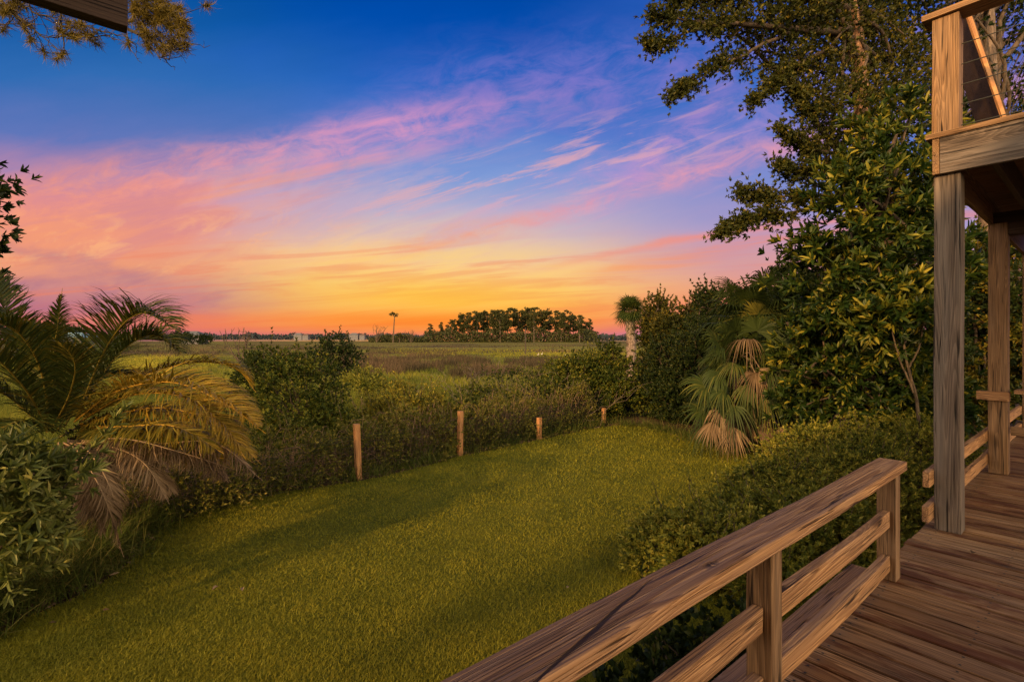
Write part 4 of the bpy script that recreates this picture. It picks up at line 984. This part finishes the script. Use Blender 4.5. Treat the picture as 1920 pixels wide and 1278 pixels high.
# bay tree with long glossy leaves
bt = G(1640, 862)
tree('bay_tree', 'dense bay tree with long glossy yellow-green leaves beside the tall grey post', (bt[0], bt[1] + .3, 0),
     [(bt[0], bt[1] + .3, -.1), W(1625, 700, 9.6), W(1600, 520, 9.4), W(1640, 330, 9.2)], .11,
     [(*W(1640, 400, 8.6), 1.0, .9, 1.1), (*W(1560, 520, 8.8), .75, .8, .9), (*W(1690, 300, 8.8), .9, .8, 1.2), (*W(1660, 580, 8.6), .9, .8, .9), (*W(1580, 640, 9.2), .9, .8, .9), (*W(1740, 480, 9.2), .9, .9, 1.5)],
     190, 12, .17, 9, .175, .046, 'bay_leaf', bark='bark', tp=LEAF, yellow=.24, nlimb=40, r1=.03, open_=1.0)
bt = G(1590, 850)
tree('bay_tree', 'lower dark glossy tree between the low fan palm and the tall grey post', (bt[0], bt[1] + .6, 0),
     [(bt[0], bt[1] + .6, -.1), W(1590, 760, 9.8), W(1575, 700, 9.6), W(1560, 660, 9.5)], .07,
     [(*W(1560, 740, 9.2), .9, .8, .8), (*W(1640, 720, 9.0), .9, .7, .9), (*W(1510, 690, 9.8), .7, .7, .8), (*W(1720, 760, 9.5), .9, .9, .9)],
     150, 11, .16, 9, .14, .04, 'bay_leaf', bark='bark', tp=LEAF, yellow=.12, nlimb=30, r1=.03, open_=1.0)
r = tag(empty('young_tree', (W(1722, 780, 8.2)[0], 8.2, 0)), 'slender grey-stemmed young tree in front of the dark foliage left of the tall grey post', 'tree'); a = Acc()
for pts in ([(W(1730, 860, 8.2)[0], 8.2, -.05), W(1718, 760, 8.15), W(1702, 690, 8.1), W(1690, 610, 8.1), W(1700, 540, 8.2)], [W(1712, 735, 8.13), W(1690, 690, 8.1), W(1672, 640, 8.1), W(1655, 580, 8.2)], [W(1702, 690, 8.1), W(1720, 650, 8.0), W(1728, 590, 8.1)]):
    q = curve(pts, 16); q += np.cumsum(rng.normal(0, .006, q.shape), 0); tube(a, q, np.linspace(.03 if len(pts) == 5 else .016, .008, 16), 6)
accobj('trunk', a, M['twig'], r)
acc = Acc(); P, A, t, C = clump_tips([(*W(1650, 600, 8.0), .45, .3, .3), (*W(1690, 555, 8.1), .4, .3, .35), (*W(1720, 590, 8.0), .3, .3, .3)], 26, 7, .13, .4); rosettes(acc, P, A, t + .2, 9, .17, .045, LEAF, 1.0, .3); accobj('crown', acc, M['bay_leaf'], r)
# dark backdrop trees
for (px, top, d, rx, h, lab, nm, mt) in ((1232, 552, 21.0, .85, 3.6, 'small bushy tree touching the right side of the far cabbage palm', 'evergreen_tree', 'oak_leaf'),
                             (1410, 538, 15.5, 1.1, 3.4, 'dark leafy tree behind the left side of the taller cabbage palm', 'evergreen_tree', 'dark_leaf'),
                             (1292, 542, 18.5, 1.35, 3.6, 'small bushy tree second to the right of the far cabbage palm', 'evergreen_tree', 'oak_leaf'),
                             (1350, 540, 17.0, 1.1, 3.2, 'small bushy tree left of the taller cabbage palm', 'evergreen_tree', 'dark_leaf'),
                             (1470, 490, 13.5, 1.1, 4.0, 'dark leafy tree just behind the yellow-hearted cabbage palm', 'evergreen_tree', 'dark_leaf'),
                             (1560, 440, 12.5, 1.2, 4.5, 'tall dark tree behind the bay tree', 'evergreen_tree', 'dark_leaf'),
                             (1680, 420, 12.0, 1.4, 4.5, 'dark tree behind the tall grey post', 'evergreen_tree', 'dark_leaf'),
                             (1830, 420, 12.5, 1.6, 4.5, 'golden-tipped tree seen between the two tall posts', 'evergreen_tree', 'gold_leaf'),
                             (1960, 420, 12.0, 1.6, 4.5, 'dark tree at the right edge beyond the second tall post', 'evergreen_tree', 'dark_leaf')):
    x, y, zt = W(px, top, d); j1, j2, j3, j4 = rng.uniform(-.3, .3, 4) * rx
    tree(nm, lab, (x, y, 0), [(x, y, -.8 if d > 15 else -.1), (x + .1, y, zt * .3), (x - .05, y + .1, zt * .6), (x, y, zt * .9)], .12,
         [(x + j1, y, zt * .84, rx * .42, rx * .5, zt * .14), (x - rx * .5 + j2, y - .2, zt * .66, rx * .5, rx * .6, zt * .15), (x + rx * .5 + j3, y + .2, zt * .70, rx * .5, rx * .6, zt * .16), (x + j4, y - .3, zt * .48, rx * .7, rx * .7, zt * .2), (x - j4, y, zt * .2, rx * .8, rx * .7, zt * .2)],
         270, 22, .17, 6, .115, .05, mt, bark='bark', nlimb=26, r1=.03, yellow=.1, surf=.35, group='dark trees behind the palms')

# ================================================================== LEFT FOREGROUND
x, y = W(60, 850, 3.9)[:2]
bush('oleander_bush', 'bush with long pale lance-shaped leaves at the left edge in front of the date palm', 'shrub', (-4.5, 4.25, 0),
     [(*W(45, 895, 3.95), .34, .35, .22), (*W(-20, 930, 3.9), .45, .4, .36), (*W(30, 975, 4.0), .36, .35, .32), (*W(-60, 1040, 3.9), .45, .35, .5)], 85, 9, .10, 9, .115, .024, 'lance_leaf', tp=LEAF, ntw=11, twmat='dark_twig', yellow=.12, r0=.012, up=.9, open_=1.1)
# tall grass on the left bank
def tall_grass():
    acc = Acc(); n = 45000
    px = rng.uniform(-160, 330, n); py = rng.uniform(930, 1240, n); d = F * CZ / (py - HZ); x = (px - 960) / F * d; y = d
    k = ~inpoly(x + .12, y - .12, lawn_poly); x, y = x[k], y[k]; n = len(x)
    cx = np.round(x / .16) * .16; cy = np.round(y / .16) * .16; x = cx + (x - cx) * .55; y = cy + (y - cy) * .55
    th = rng.uniform(0, 6.28, n); el = rng.uniform(.5, 1.4, n); D = np.stack([np.cos(th) * np.cos(el), np.sin(th) * np.cos(el), np.sin(el)], 1)
    L = rng.uniform(.15, .48, n); N = np.stack([np.cos(th) * -1, np.sin(th) * -1, np.full(n, .5)], 1)
    tv = BLADE[0].copy(); tv[:, 2] *= 1.8; tp = (tv, BLADE[1])
    put(acc, np.stack([x, y, np.zeros(n)], 1), D, N, L, .008 * rng.uniform(.7, 1.3, n), np.clip(rng.normal(.5, .25, n), 0, 1), tp)
    # a fringe along the fence and right bed
    e = lawn_poly[:60]; m = 16000; i = rng.integers(0, len(e), m); q = e[i] + rng.normal(0, .12, (m, 2)) + FN * .20
    th = rng.uniform(0, 6.28, m); el = rng.uniform(.4, 1.4, m); D = np.stack([np.cos(th) * np.cos(el), np.sin(th) * np.cos(el), np.sin(el)], 1)
    put(acc, np.stack([q[:, 0], q[:, 1], np.zeros(m)], 1), D, np.tile([0, 0, 1.0], (m, 1)) + rng.normal(0, .3, (m, 3)), rng.uniform(.06, .22, m) * rng.choice([1, 1, 1, 2.2], m), .007, np.clip(rng.normal(.5, .25, m), 0, 1), BLADE)
    o = link('tall_grass', acc.mesh('tall_grass'), M['tall_blade']); tag(o, 'long unmown grass on the left bank and along the lawn edge', 'grass', kind='stuff')
tall_grass()
# tree at the left edge (only its twig tips reach into the picture)
def left_tree():
    bx, by = -8.6, 6.5
    root = tag(empty('broadleaf_tree', (bx, by, 0)), 'dark broad-leaved twigs poking in at the left edge above the palm', 'tree')
    P, A, t, C = clump_tips([(-8.6, 6.5, 4.3, 1.6, 1.4, 1.5), (*W(-150, 480, 7), .5, .5, .5), (-8.2, 6.4, 3.0, 1.3, 1.2, 1.0)], 170, 11, .16); 
    C = np.vstack([C, [W(-6, 458, 7), W(-8, 525, 7), W(-4, 545, 7)]])
    e = np.repeat(C[-3:], 7, 0) + rng.normal(0, .06, (21, 3)); P = np.vstack([P, e]); A = np.vstack([A, nrm(np.tile([1, 0, .1], (21, 1)) + rng.normal(0, .4, (21, 3)))]); t = np.concatenate([t, np.full(21, .3)])
    acc = Acc(); rosettes(acc, P, A, t, 7, .13, .045, LEAF); accobj('crown', acc, M['dark_leaf'], root)
    a2 = Acc(); tube(a2, curve([(bx, by, -.1), (bx, by + .1, 1.5), (bx, by, 3), (bx, by, 4.5)], 12), np.linspace(.16, .05, 12), 8)
    for c in C[-12:]: tube(a2, wiggle((bx, by, 3.2), c, 9, .2), np.linspace(.03, .006, 9), 5)
    accobj('trunk', a2, M['dark_twig'], root)
left_tree()
# unseen shrub added left and behind the camera to shade the left bank
bush('evergreen_shrub', 'unseen leafy shrub added left of the house to shade the left bank', 'shrub', (-7.6, -.9, 0),
     [(-7.6, -.9, 1.2, 1.2, 1.2, 1.0), (-8.6, -1.2, 1.3, 1.1, 1.1, 1.1), (-7.0, -.3, .8, .9, .9, .7)], 150, 12, .2, 5, .11, .05, 'dark_leaf', ntw=10)

# ================================================================== PINE overhead at the top left
def pine_overhead():
    root = tag(empty('pine_tree', (-9.5, 7.5, 0)), 'overhanging pine branches with bare twigs and tufts of needles at the top left', 'tree')
    a2 = Acc(); d = 6.5
    tube(a2, curve([(-9.5, 7.5, -.1), (-9.4, 7.4, 3), (-9.2, 7.3, 6), (-9.0, 7.2, 9)], 14), np.linspace(.2, .1, 14), 9)
    st = np.array([-9.1, 7.2, 8.2])
    tufts = []
    def br(pts, r=.016, side=6, ln=.35, tuft=0):
        p = curve([W(*q) for q in pts], 16); p += np.cumsum(rng.normal(0, .006, p.shape), 0); tube(a2, p, np.linspace(r, .004, 16), 4)
        for i in range(side):
            j = rng.integers(3, 15); dr = nrm(p[j] - p[j - 1]); o = nrm(rng.normal(0, 1, 3) * np.array([1, .6, 1])); e = p[j] + (dr * .8 + o * .7) * ln * rng.uniform(.3, 1)
            w = wiggle(p[j], e, 6, .4); tube(a2, w, np.linspace(.007, .003, 6), 3)
            for q in range(rng.integers(1, 3)):
                j2 = rng.integers(1, 5); e2 = w[j2] + nrm(rng.normal(0, 1, 3)) * ln * .3; tube(a2, wiggle(w[j2], e2, 4, .3), np.linspace(.004, .002, 4), 3)
            if rng.uniform() < tuft: tufts.append((e, nrm(e - p[j])))
        return p
    hub1 = (120, 35, d); hub0 = (-60, -60, 6.8)
    tube(a2, curve([st, W(-60, -60, 6.8), W(60, -30, 6.6), W(200, -60, 6.5)], 20), np.linspace(.07, .03, 20), 6)
    br([(-60, -60, 6.8), (20, 20, d), (60, 50, d), (80, 65, d), (118, 60, d)], .02, 14, .45, .3)
    br([(100, -40, 6.6), (118, 10, d), (120, 60, d), (122, 95, d), (117, 105, d)], .02, 10, .3, .1)
    br([(118, 62, d), (150, 50, d), (195, 68, d), (238, 78, d)], .014, 12, .3)
    br([(125, 72, d), (160, 70, d), (200, 68, d), (215, 74, d)], .01, 8, .2)
    br([(120, 50, d), (150, 55, d), (180, 50, d), (210, 38, d)], .012, 10, .3, .2)
    br([(-20, 40, d), (10, 45, d), (40, 42, d), (50, 60, d)], .01, 8, .2)
    br([(-60, -60, 6.8), (-10, 10, d), (30, 35, d), (70, 60, d)], .015, 14, .4, .4)
    br([(60, -30, 6.6), (60, 20, d), (100, 30, d), (130, 50, d)], .015, 16, .4, .35)
    br([(200, -60, 6.5), (225, 20, d), (232, 52, d), (250, 92, d)], .016, 8, .25)
    br([(232, 52, d), (270, 78, d), (295, 110, d), (312, 118, d)], .012, 9, .25)
    br([(232, 52, d), (275, 70, d), (310, 86, d), (345, 84, d)], .014, 12, .3, .35)
    br([(200, -60, 6.5), (260, -10, d), (300, 30, d), (335, 60, d)], .018, 22, .45, .95)
    br([(200, -60, 6.5), (250, -20, d), (290, 0, d), (310, 10, d)], .018, 22, .45, .95)
    br([(240, -40, 6.5), (250, 20, d), (270, 40, d), (290, 45, d)], .014, 18, .4, .8)
    br([(60, -30, 6.6), (30, 0, d), (20, 10, d), (35, 10, d)], .014, 12, .4, .6)
    for (px, py) in ((348, 70), (335, 45), (320, 20), (300, 5), (345, 80), (290, 40), (262, 28), (30, 8), (90, 12), (128, 38), (252, 20), (310, 35), (325, 60), (280, 12), (300, 22), (318, 48), (275, 30), (330, 30), (338, 62), (352, 82), (10, 15), (250, 40), (150, 45)):
        tufts.append((np.array(W(px, py, d)), nrm(np.array([rng.normal(.6, .4), rng.normal(0, .4), rng.normal(-.1, .5)]))))
    acc = Acc()
    for e, ax in tufts:
        n = 95; D = nrm(ax * .5 + rng.normal(0, .75, (n, 3))); put(acc, e - ax * rng.uniform(0, .10, (n, 1)), D, rng.normal(0, 1, (n, 3)), rng.uniform(.08, .16, n), .007, np.clip(rng.normal(.5, .25, n), 0, 1), BLADELO)
    accobj('crown', acc, M['needle'], root); accobj('trunk', a2, M['dark_twig'], root)
pine_overhead()

# ================================================================== MARSH GRASS
def marsh():
    def field(name, label, n, lo, hi, mat, sel, hmin, hmax, wd):
        acc = Acc(); py = lo + (hi - lo) * rng.uniform(0, 1, n) ** .8; px = rng.uniform(-250, 1500, n)
        d = F * (CZ + .8) / (py - HZ); x = (px - 960) / F * d; y = d
        s = (x - FP[0]) * FN[0] + (y - FP[1]) * FN[1]
        k = (s > .7) & sel(x, y, px, py); x, y, d = x[k], y[k], d[k]; n = len(x)
        th = rng.uniform(0, 6.28, n); el = rng.uniform(.9, 1.5, n); D = np.stack([np.cos(th) * np.cos(el), np.sin(th) * np.cos(el), np.sin(el)], 1)
        L = rng.uniform(hmin, hmax, n) * np.clip(1.15 - d / 160, .5, 1) * (1 + .35 * (y < 22)); N = np.stack([np.cos(th + 1), -np.ones(n), np.sin(th) * .3], 1)
        T = np.clip(.45 + .3 * np.sin(px[k] * .021 + 2 * np.sin(py[k] * .13)) * np.sin(py[k] * .19 + px[k] * .008) + .15 * np.sin(x * .8 + y * .5) + rng.normal(0, .16, n), 0, 1)
        put(acc, np.stack([x, y, gh(x, y) - .02], 1), D, N, L, wd * np.clip(d / 12, 1, 14) * rng.uniform(.6, 1.3, n), T, BLADELO)
        o = link(name, acc.mesh(name), M[mat]); tag(o, label, 'marsh grass', kind='stuff')
    def nz(px, py): return np.sin(px * .013 + 2 * np.sin(py * .09)) + .7 * np.sin(px * .031 + py * .22 + 1) + .5 * np.sin(px * .07 - py * .35)
    def brown(x, y, px, py):
        n = nz(px, py)
        a = (px > 480 + 12 * n) & (px < 905 + 2.2 * (py - 670) + 22 * n) & (py > 656 + 1.5 * n) & (py < 706 + 7 * n - np.maximum(0, 640 - px) * .05) & (nz(px * 1.7 + 300, py * 1.3) < 1.0)
        b = (py < 651 + 1.6 * n + 3.0 * (px < 620)) | ((py > 651) & (py < 657) & (px < 780 + 40 * n)) | ((py > 672) & (px > 1010 + 40 * n) & (py < 700))
        c = (px < 420 + 10 * n) & (py < 668 + 1.5 * n)
        e = (py < 662) & (py > 655 + n) & (px > 1000) & (n > .5)
        return a | b | c | e
    field('brown_reeds', 'tall purplish brown reeds across the middle marsh', 120000, 645, 735, 'marsh_brown', lambda x, y, px, py: brown(x, y, px, py), .7, 1.35, .011)
    field('meadow_grass', 'bright yellow-green meadow strip in front of the pine island', 90000, 652, 700, 'meadow', lambda x, y, px, py: ((px > 745 + 20 * nz(px, py)) & (py < 669 + 2 * nz(px, py) - np.maximum(0, 850 - px) * .06) & (py > 654.5 + .8 * nz(px, py))) | ((px < 400 + 15 * nz(px, py)) & (py > 664)), .35, .6, .012)
    field('green_reeds', 'green cordgrass in the near marsh and far meadows', 170000, 648, 860, 'marsh_green', lambda x, y, px, py: (~brown(x, y, px, py)) | (rng.uniform(0, 1, len(x)) < .06), .3, .7, .011)
marsh()

# ================================================================== FAR THINGS
# pine island: three crown/trunk prototypes, copied
def far_pine(seed, h, label, shape='round'):
    root = tag(empty('pine_tree', (0, 0, 0)), label, 'tree', 'pines on the far marsh island')
    cr = h * .12; lob = []
    for i in range(11):
        f = i / 10.0; lob.append((rng.normal(0, cr * .6), rng.normal(0, cr * .6), h * (.36 + .58 * f + rng.normal(0, .02)), cr * rng.uniform(.45, .8) * (1.2 - .35 * abs(f - .6)), cr * .7, cr * rng.uniform(.35, .6)))
    P, A, t, C = clump_tips(lob, 95, 9, .42, .5, .4); acc = Acc(); rosettes(acc, P, A, t, 4, .95, .5, LEAFLO, 1.0, .05)
    a2 = Acc(); tube(a2, curve([(0, 0, -1), (rng.normal(0, .3), 0, h * .4), (0, rng.normal(0, .3), h * .9)], 8), np.linspace(.30, .12, 8), 6)
    for i in range(9): tube(a2, wiggle((0, 0, h * rng.uniform(.4, .75)), C[i], 5, .15), np.linspace(.12, .05, 5), 4)
    accobj('crown', acc, M['pine_leaf'], root); accobj('trunk', a2, M['bark'], root)
    return root
def copy_tree(r):
    c = r.copy(); COL.objects.link(c)
    for ch in r.children:
        k = ch.copy(); COL.objects.link(k); k.parent = c
    return c
gz = -.8; protos = [far_pine(i, 22, '') for i in range(5)]; used = [False] * 5
px_list = [(806, 608), (826, 606), (842, 606)] + [(852 + i * 8.6 + rng.normal(0, 2), 0) for i in range(29)] + [(1100, 600), (1106, 603)]
tops = [(850, 600), (862, 590), (890, 585), (905, 582), (950, 581), (1000, 580), (1010, 578), (1040, 585), (1060, 586), (1085, 592), (1104, 600)]
for i, (px, tp_) in enumerate(px_list):
    d = 370 + rng.uniform(-22, 22)
    if not tp_: tp_ = np.interp(px, [t[0] for t in tops], [t[1] for t in tops]) + rng.normal(1, 2)
    h = CZ + (HZ - tp_) / F * d + .8; j = i % 5
    r = protos[j] if not used[j] else copy_tree(protos[j]); used[j] = True
    r.location = ((px - 960) / F * d, d, gz); s = h / 22 * 1.02; r.scale = (s * rng.uniform(.85, 1.1), s, s); r.rotation_euler = (0, 0, rng.uniform(0, 6.28))
    r['label'] = ('small tree at the left foot of the marsh island' if i < 3 else 'pine at the right foot of the marsh island') if (i < 3 or i > 31) else 'tall pine in the dense grove on the marsh island'
    r['group'] = 'small trees left of the grove' if i < 3 else ('pines at the right foot of the grove' if i > 31 else 'pines on the far marsh island')
# undergrowth of the island: many small dark bushes, read as one mass
def understory(name, label, pxr, d0, dd, h0, h1, n, mat, L=1.6):
    acc = Acc(); px = rng.uniform(pxr[0], pxr[1], n); d = d0 + rng.uniform(-dd, dd, n); x = (px - 960) / F * d
    hh = h0 + (h1 - h0) * (0.5 + .5 * np.sin(px * .11) * np.sin(px * .041 + 1)) ; z = gz + hh * rng.uniform(0, 1, n)
    D = nrm(rng.normal(0, 1, (n, 3)) + [0, 0, .3]); put(acc, np.stack([x, d, z], 1), D, rng.normal(0, 1, (n, 3)), L * rng.uniform(.6, 1.2, n), L * .6, np.clip(rng.normal(.45, .2, n), 0, 1), LEAFLO)
    o = link(name, acc.mesh(name), M[mat]); tag(o, label, 'vegetation', kind='stuff'); return o
understory('island_undergrowth', 'dark undergrowth beneath the island pines', (795, 1120), 366, 16, 5, 10, 11000, 'pine_leaf', 1.5)
understory('island_scrub', 'low scrub to the left of the pine island', (692, 800), 350, 10, 3, 5.5, 3500, 'pine_leaf', 1.2)
understory('distant_woodland', 'far line of woods on the horizon, coloured haze blue', (-300, 800), 1000, 60, 6, 12, 14000, 'haze_leaf', 4.5)
understory('distant_woodland', 'far woods right of the pine island, coloured haze blue', (1095, 1500), 700, 40, 5, 9, 7000, 'haze_leaf', 3.0)
# lone tree with flat crown
def lone():
    x, y, z = W(740, 592, 330); root = tag(empty('lone_pine', (x, y, gz)), 'lone bare-stemmed pine with a small flat crown left of the island', 'tree')
    a = Acc(); tube(a, curve([(x - 1, y, gz), (x - .6, y, z * .5), (x, y, z)], 8), np.linspace(.5, .28, 8), 6)
    for s in (-2.2, 2.4, 1.2, -1): tube(a, wiggle((x, y, z - .8), (x + s, y, z + .5 + rng.normal(0, .4)), 5, .1), np.linspace(.2, .08, 5), 4)
    accobj('trunk', a, M['twig'], root)
    P, A, t, C = clump_tips([(x - 1.3, y, z + 1.0, 1.9, 1.2, .7), (x + 1.8, y, z + .1, 1.5, 1.2, .6)], 16, 7, .35, .3); acc = Acc(); rosettes(acc, P, A, t, 4, .8, .4); accobj('crown', acc, M['pine_leaf'], root)
    # little palm and bare trees beside it
    x, y, z = W(749, 628, 340); r = tag(empty('small_palm', (x, y, gz)), 'small round palm right of the lone pine', 'palm'); a = Acc(); tube(a, [(x, y, gz), (x, y, z)], [.3, .25], 6); accobj('trunk', a, M['twig'], r)
    P, A, t, C = clump_tips([(x, y, z, 1.7, 1.5, 1.3)], 18, 7, .3); acc = Acc(); rosettes(acc, P, A, t, 5, .9, .3); accobj('crown', acc, M['pine_leaf'], r)
    for px, top, d, lab in ((706, 608, 340, 'bare dead tree at the left tip of the island scrub'), (771, 616, 340, 'bare dead tree between the small palm and the grove'), (452, 612, 60, 'bare grey sapling left of the tall shrub tips')):
        x, y, z = W(px, top, d); r = tag(empty('bare_tree', (x, y, gz)), lab, 'tree', 'bare trees on the marsh'); a = Acc(); h = z - gz
        for i in range(9):
            e = np.array([x + rng.normal(0, h * .28), y + rng.normal(0, h * .2), z - abs(rng.normal(0, h * .2))]); w = wiggle((x, y, gz), e, 8, .3); tube(a, w, np.linspace(.02, .006, 8) * h, 4)
            for q in range(3): tube(a, wiggle(w[4 + q], w[4 + q] + nrm(rng.normal(0, 1, 3) + [0, 0, .6]) * h * .2, 4, .3), np.linspace(.008, .004, 4) * h, 3)
        accobj('trunk', a, M['twig'], r)
lone()

# distant tree clump and houses
for (px, top, d, n, sp, lab) in ((345, 618, 240, 3, 12, 'dark tree beside the pale far house'), (385, 621, 240, 2, 12, 'dark tree at the right end of the pale far house'), (138, 606, 170, 3, 26, 'dark tree behind the blue-roofed house'), (68, 596, 130, 3, 26, 'dark tree far behind the palm at the left')):
    for i in range(n):
        x, y, z = W(px + (i - n / 2) * sp, top + rng.uniform(-2, 5), d + rng.uniform(-5, 5)); h = z - gz
        r = tag(empty('round_tree', (x, y, gz)), lab, 'tree', lab.replace('dark tree', 'dark trees'))
        P, A, t, C = clump_tips([(x, y, gz + h * .55, h * .5, h * .5, h * .42), (x + h * .3, y, gz + h * .4, h * .4, h * .4, h * .35)], 60, 8, h * .08); acc = Acc(); rosettes(acc, P, A, t, 4, h * .1, h * .05); accobj('crown', acc, M['dark_leaf'], r)
        a = Acc(); tube(a, [(x, y, gz), (x, y, gz + h * .6)], h * .03, 6); accobj('trunk', a, M['twig'], r)
def far_house(px, base, d, w, h, dep, roofm, label, hip=1.0):
    x, y, _ = W(px, base, d); z = gz; root = tag(empty('far_house', (x, y, z)), label, 'house', None)
    def bx(name, cx, cy, cz, sx, sy, sz, mat, par=root):
        bm = bmesh.new(); bmesh.ops.create_cube(bm, size=1)
        for v in bm.verts: v.co = Vector((cx + v.co.x * sx, cy + v.co.y * sy, cz + v.co.z * sz))
        me = bpy.data.meshes.new(name); bm.to_mesh(me); bm.free(); return link(name, me, mat, par)
    wl = bx('wall', 0, 0, h / 2, w, dep, h, M['white_paint'])
    bm = bmesh.new(); e = .6; zz = h + .02; rh = h * .45 * hip
    v = [bm.verts.new(p) for p in ((-w / 2 - e, -dep / 2 - e, zz), (w / 2 + e, -dep / 2 - e, zz), (w / 2 + e, dep / 2 + e, zz), (-w / 2 - e, dep / 2 + e, zz), (-w * .22, 0, zz + rh), (w * .22, 0, zz + rh))]
    for f in ((0, 1, 5, 4), (1, 2, 5), (2, 3, 4, 5), (3, 0, 4), (3, 2, 1, 0)): bm.faces.new([v[i] for i in f])
    me = bpy.data.meshes.new('roof'); bm.to_mesh(me); bm.free(); link('roof', me, roofm, root)
    nw = max(2, int(w / 2.5))
    for i in range(nw): bx('window', -w / 2 + w * (i + .5) / nw, -dep / 2 - .02, h * .55, .9, .06, h * .3, M['window'])
far_house(142, 632, 150, 9, 3.2, 7, M['blue_roof'], 'far house with a pale blue hipped roof behind the palm fronds', 1.0)
far_house(362, 634, 260, 11, 4.5, 8, M['grey_paint'], 'pale far house half hidden in dark trees at the left')
far_house(560, 634, 900, 14, 8, 9, M['grey_paint'], 'tiny white house on the far shore above the tall shrub')
far_house(574, 634, 900, 10, 7, 9, M['roof_brown'], 'tiny white house with a dark roof beside another on the far shore')
far_house(664, 634, 900, 16, 8, 9, M['grey_paint'], 'tiny white house on the far shore left of the island')
far_house(680, 634, 900, 9, 7, 9, M['roof_brown'], 'tiny dark-roofed house just left of the island scrub')

# pole and birds in the marsh
x, y, z = G(985, 664, -.8); r = tag(empty('marsh_pole', (x, y, -.8)), 'thin dark pole standing upright in the marsh before the island', 'pole')
a = Acc(); top = W(985, 616, y)[2]; tube(a, [(x, y, -.9), (x + .02, y, 0), (x, y, top)], [.13, .12, .10], 8); accobj('pole', a, M['dark_twig'], r)
a = Acc(); tube(a, [(x, y, top), (x, y, top + .02), (x, y, top + .2)], [.16, .16, .04], 8); accobj('cap', a, M['dark_twig'], r)
for px, py, lab in ((1009, 669, 'white egret standing leftmost of the three in the marsh meadow'), (1016, 668, 'white egret in the middle of the three in the marsh meadow'), (1061, 670, 'white egret standing alone to the right')):
    x, y, z = G(px, py, -.8); r = tag(empty('egret', (x, y, -.8)), lab.replace(' of the three', ' of the pair').replace('leftmost', 'left').replace('in the middle', 'right'), 'bird', 'egrets in the marsh')
    a = Acc(); tube(a, curve([(x - .28, y, -.22), (x - .1, y, -.12), (x + .1, y, -.02), (x + .18, y, .12), (x + .13, y, .3), (x + .2, y, .45), (x + .3, y, .44)], 18), np.interp(np.linspace(0, 1, 18), [0, .2, .4, .55, .7, .88, 1], [.02, .13, .12, .05, .03, .045, .02]), 8)
    accobj('body', a, M['feather'], r); r.scale = (.55, .55, .55)
    for s in (-.03, .04): a = Acc(); tube(a, [(x - .02, y + s, -.8), (x - .04, y + s, -.5), (x - .02, y + s, -.15)], .012, 5); accobj('leg', a, M['dark_twig'], r)
    a = Acc(); tube(a, [(x + .3, y, .44), (x + .44, y, .42)], [.018, .004], 5); accobj('bill', a, M['orange_bill'], r)

# ================================================================== fallen leaves on the lawn
for px, py, s, lab in ((410, 1107, .05, 'left of two fallen brown leaves on the left lawn'), (454, 1110, .045, 'right of two fallen brown leaves on the left lawn'), (1063, 1111, .035, 'small pale fallen leaf on the lawn beside the hedge'),
                       (1244, 1222, .06, 'pale round fallen leaf on the grass just outside the railing'), (1360, 1243, .07, 'curled brown fallen leaf below the middle rail'), (1383, 1232, .06, 'dark fallen leaf touching the middle railing post')):
    x, y, z = G(px, py); acc = Acc(); th = rng.uniform(0, 6.28)
    tv = LEAF[0].copy(); tv[:, 2] *= 2.5; put(acc, [(x, y, .045)], [(math.cos(th), math.sin(th), .15)], [(0, 0, 1.0)], [s * 1.3], [s * .8], [.85], (tv, LEAF[1]))
    o = accobj('fallen_leaf', acc, M['dead_leaf']); tag(o, lab, 'leaf', 'fallen leaves on the lawn')
acc = Acc(); p = AB(5.35, -.12, DZ + .02); q = W(1822, 1040, F * (CZ - DZ) / (1040 - HZ)); tv = LEAF[0].copy(); tv[:, 2] *= 2.5
put(acc, [(q[0], q[1], DZ + .012)], [(.8, .5, .1)], [(0, 0, 1.0)], [.055], [.03], [.1], (tv, LEAF[1])); o = accobj('fallen_leaf', acc, M['dead_leaf']); tag(o, 'small dark curled leaf lying on the deck boards', 'leaf')
# litter along the lawn edge
def litter():
    acc = Acc(); e = lawn_poly[:70]; n = 9000; i = rng.integers(0, len(e), n); q = e[i] + rng.normal(0, .22, (n, 2)) + FN * .3
    m = 2500; qq = np.array([AB(rng.uniform(0, 5), rng.uniform(.95, 1.6))[:2] for _ in range(m)]); q = np.vstack([q, qq]); n = len(q)
    k = (~inpoly(q[:, 0], q[:, 1], lawn_poly)) | (np.arange(n) > 9000) | (rng.uniform(0, 1, n) < .1); q = q[k]; n = len(q)
    th = rng.uniform(0, 6.28, n); D = np.stack([np.cos(th), np.sin(th), rng.uniform(-.1, .4, n)], 1)
    put(acc, np.stack([q[:, 0], q[:, 1], gh(q[:, 0], q[:, 1]) + rng.uniform(.01, .04, n)], 1), D, np.tile([0, 0, 1.0], (n, 1)) + rng.normal(0, .4, (n, 3)), rng.uniform(.03, .09, n), .025, np.clip(rng.normal(.3, .3, n), 0, 1), LEAFLO)
    o = link('leaf_litter', acc.mesh('leaf_litter'), M['dead_leaf']); tag(o, 'brown dead leaf litter along the lawn edge', 'leaf litter', kind='stuff')
litter()
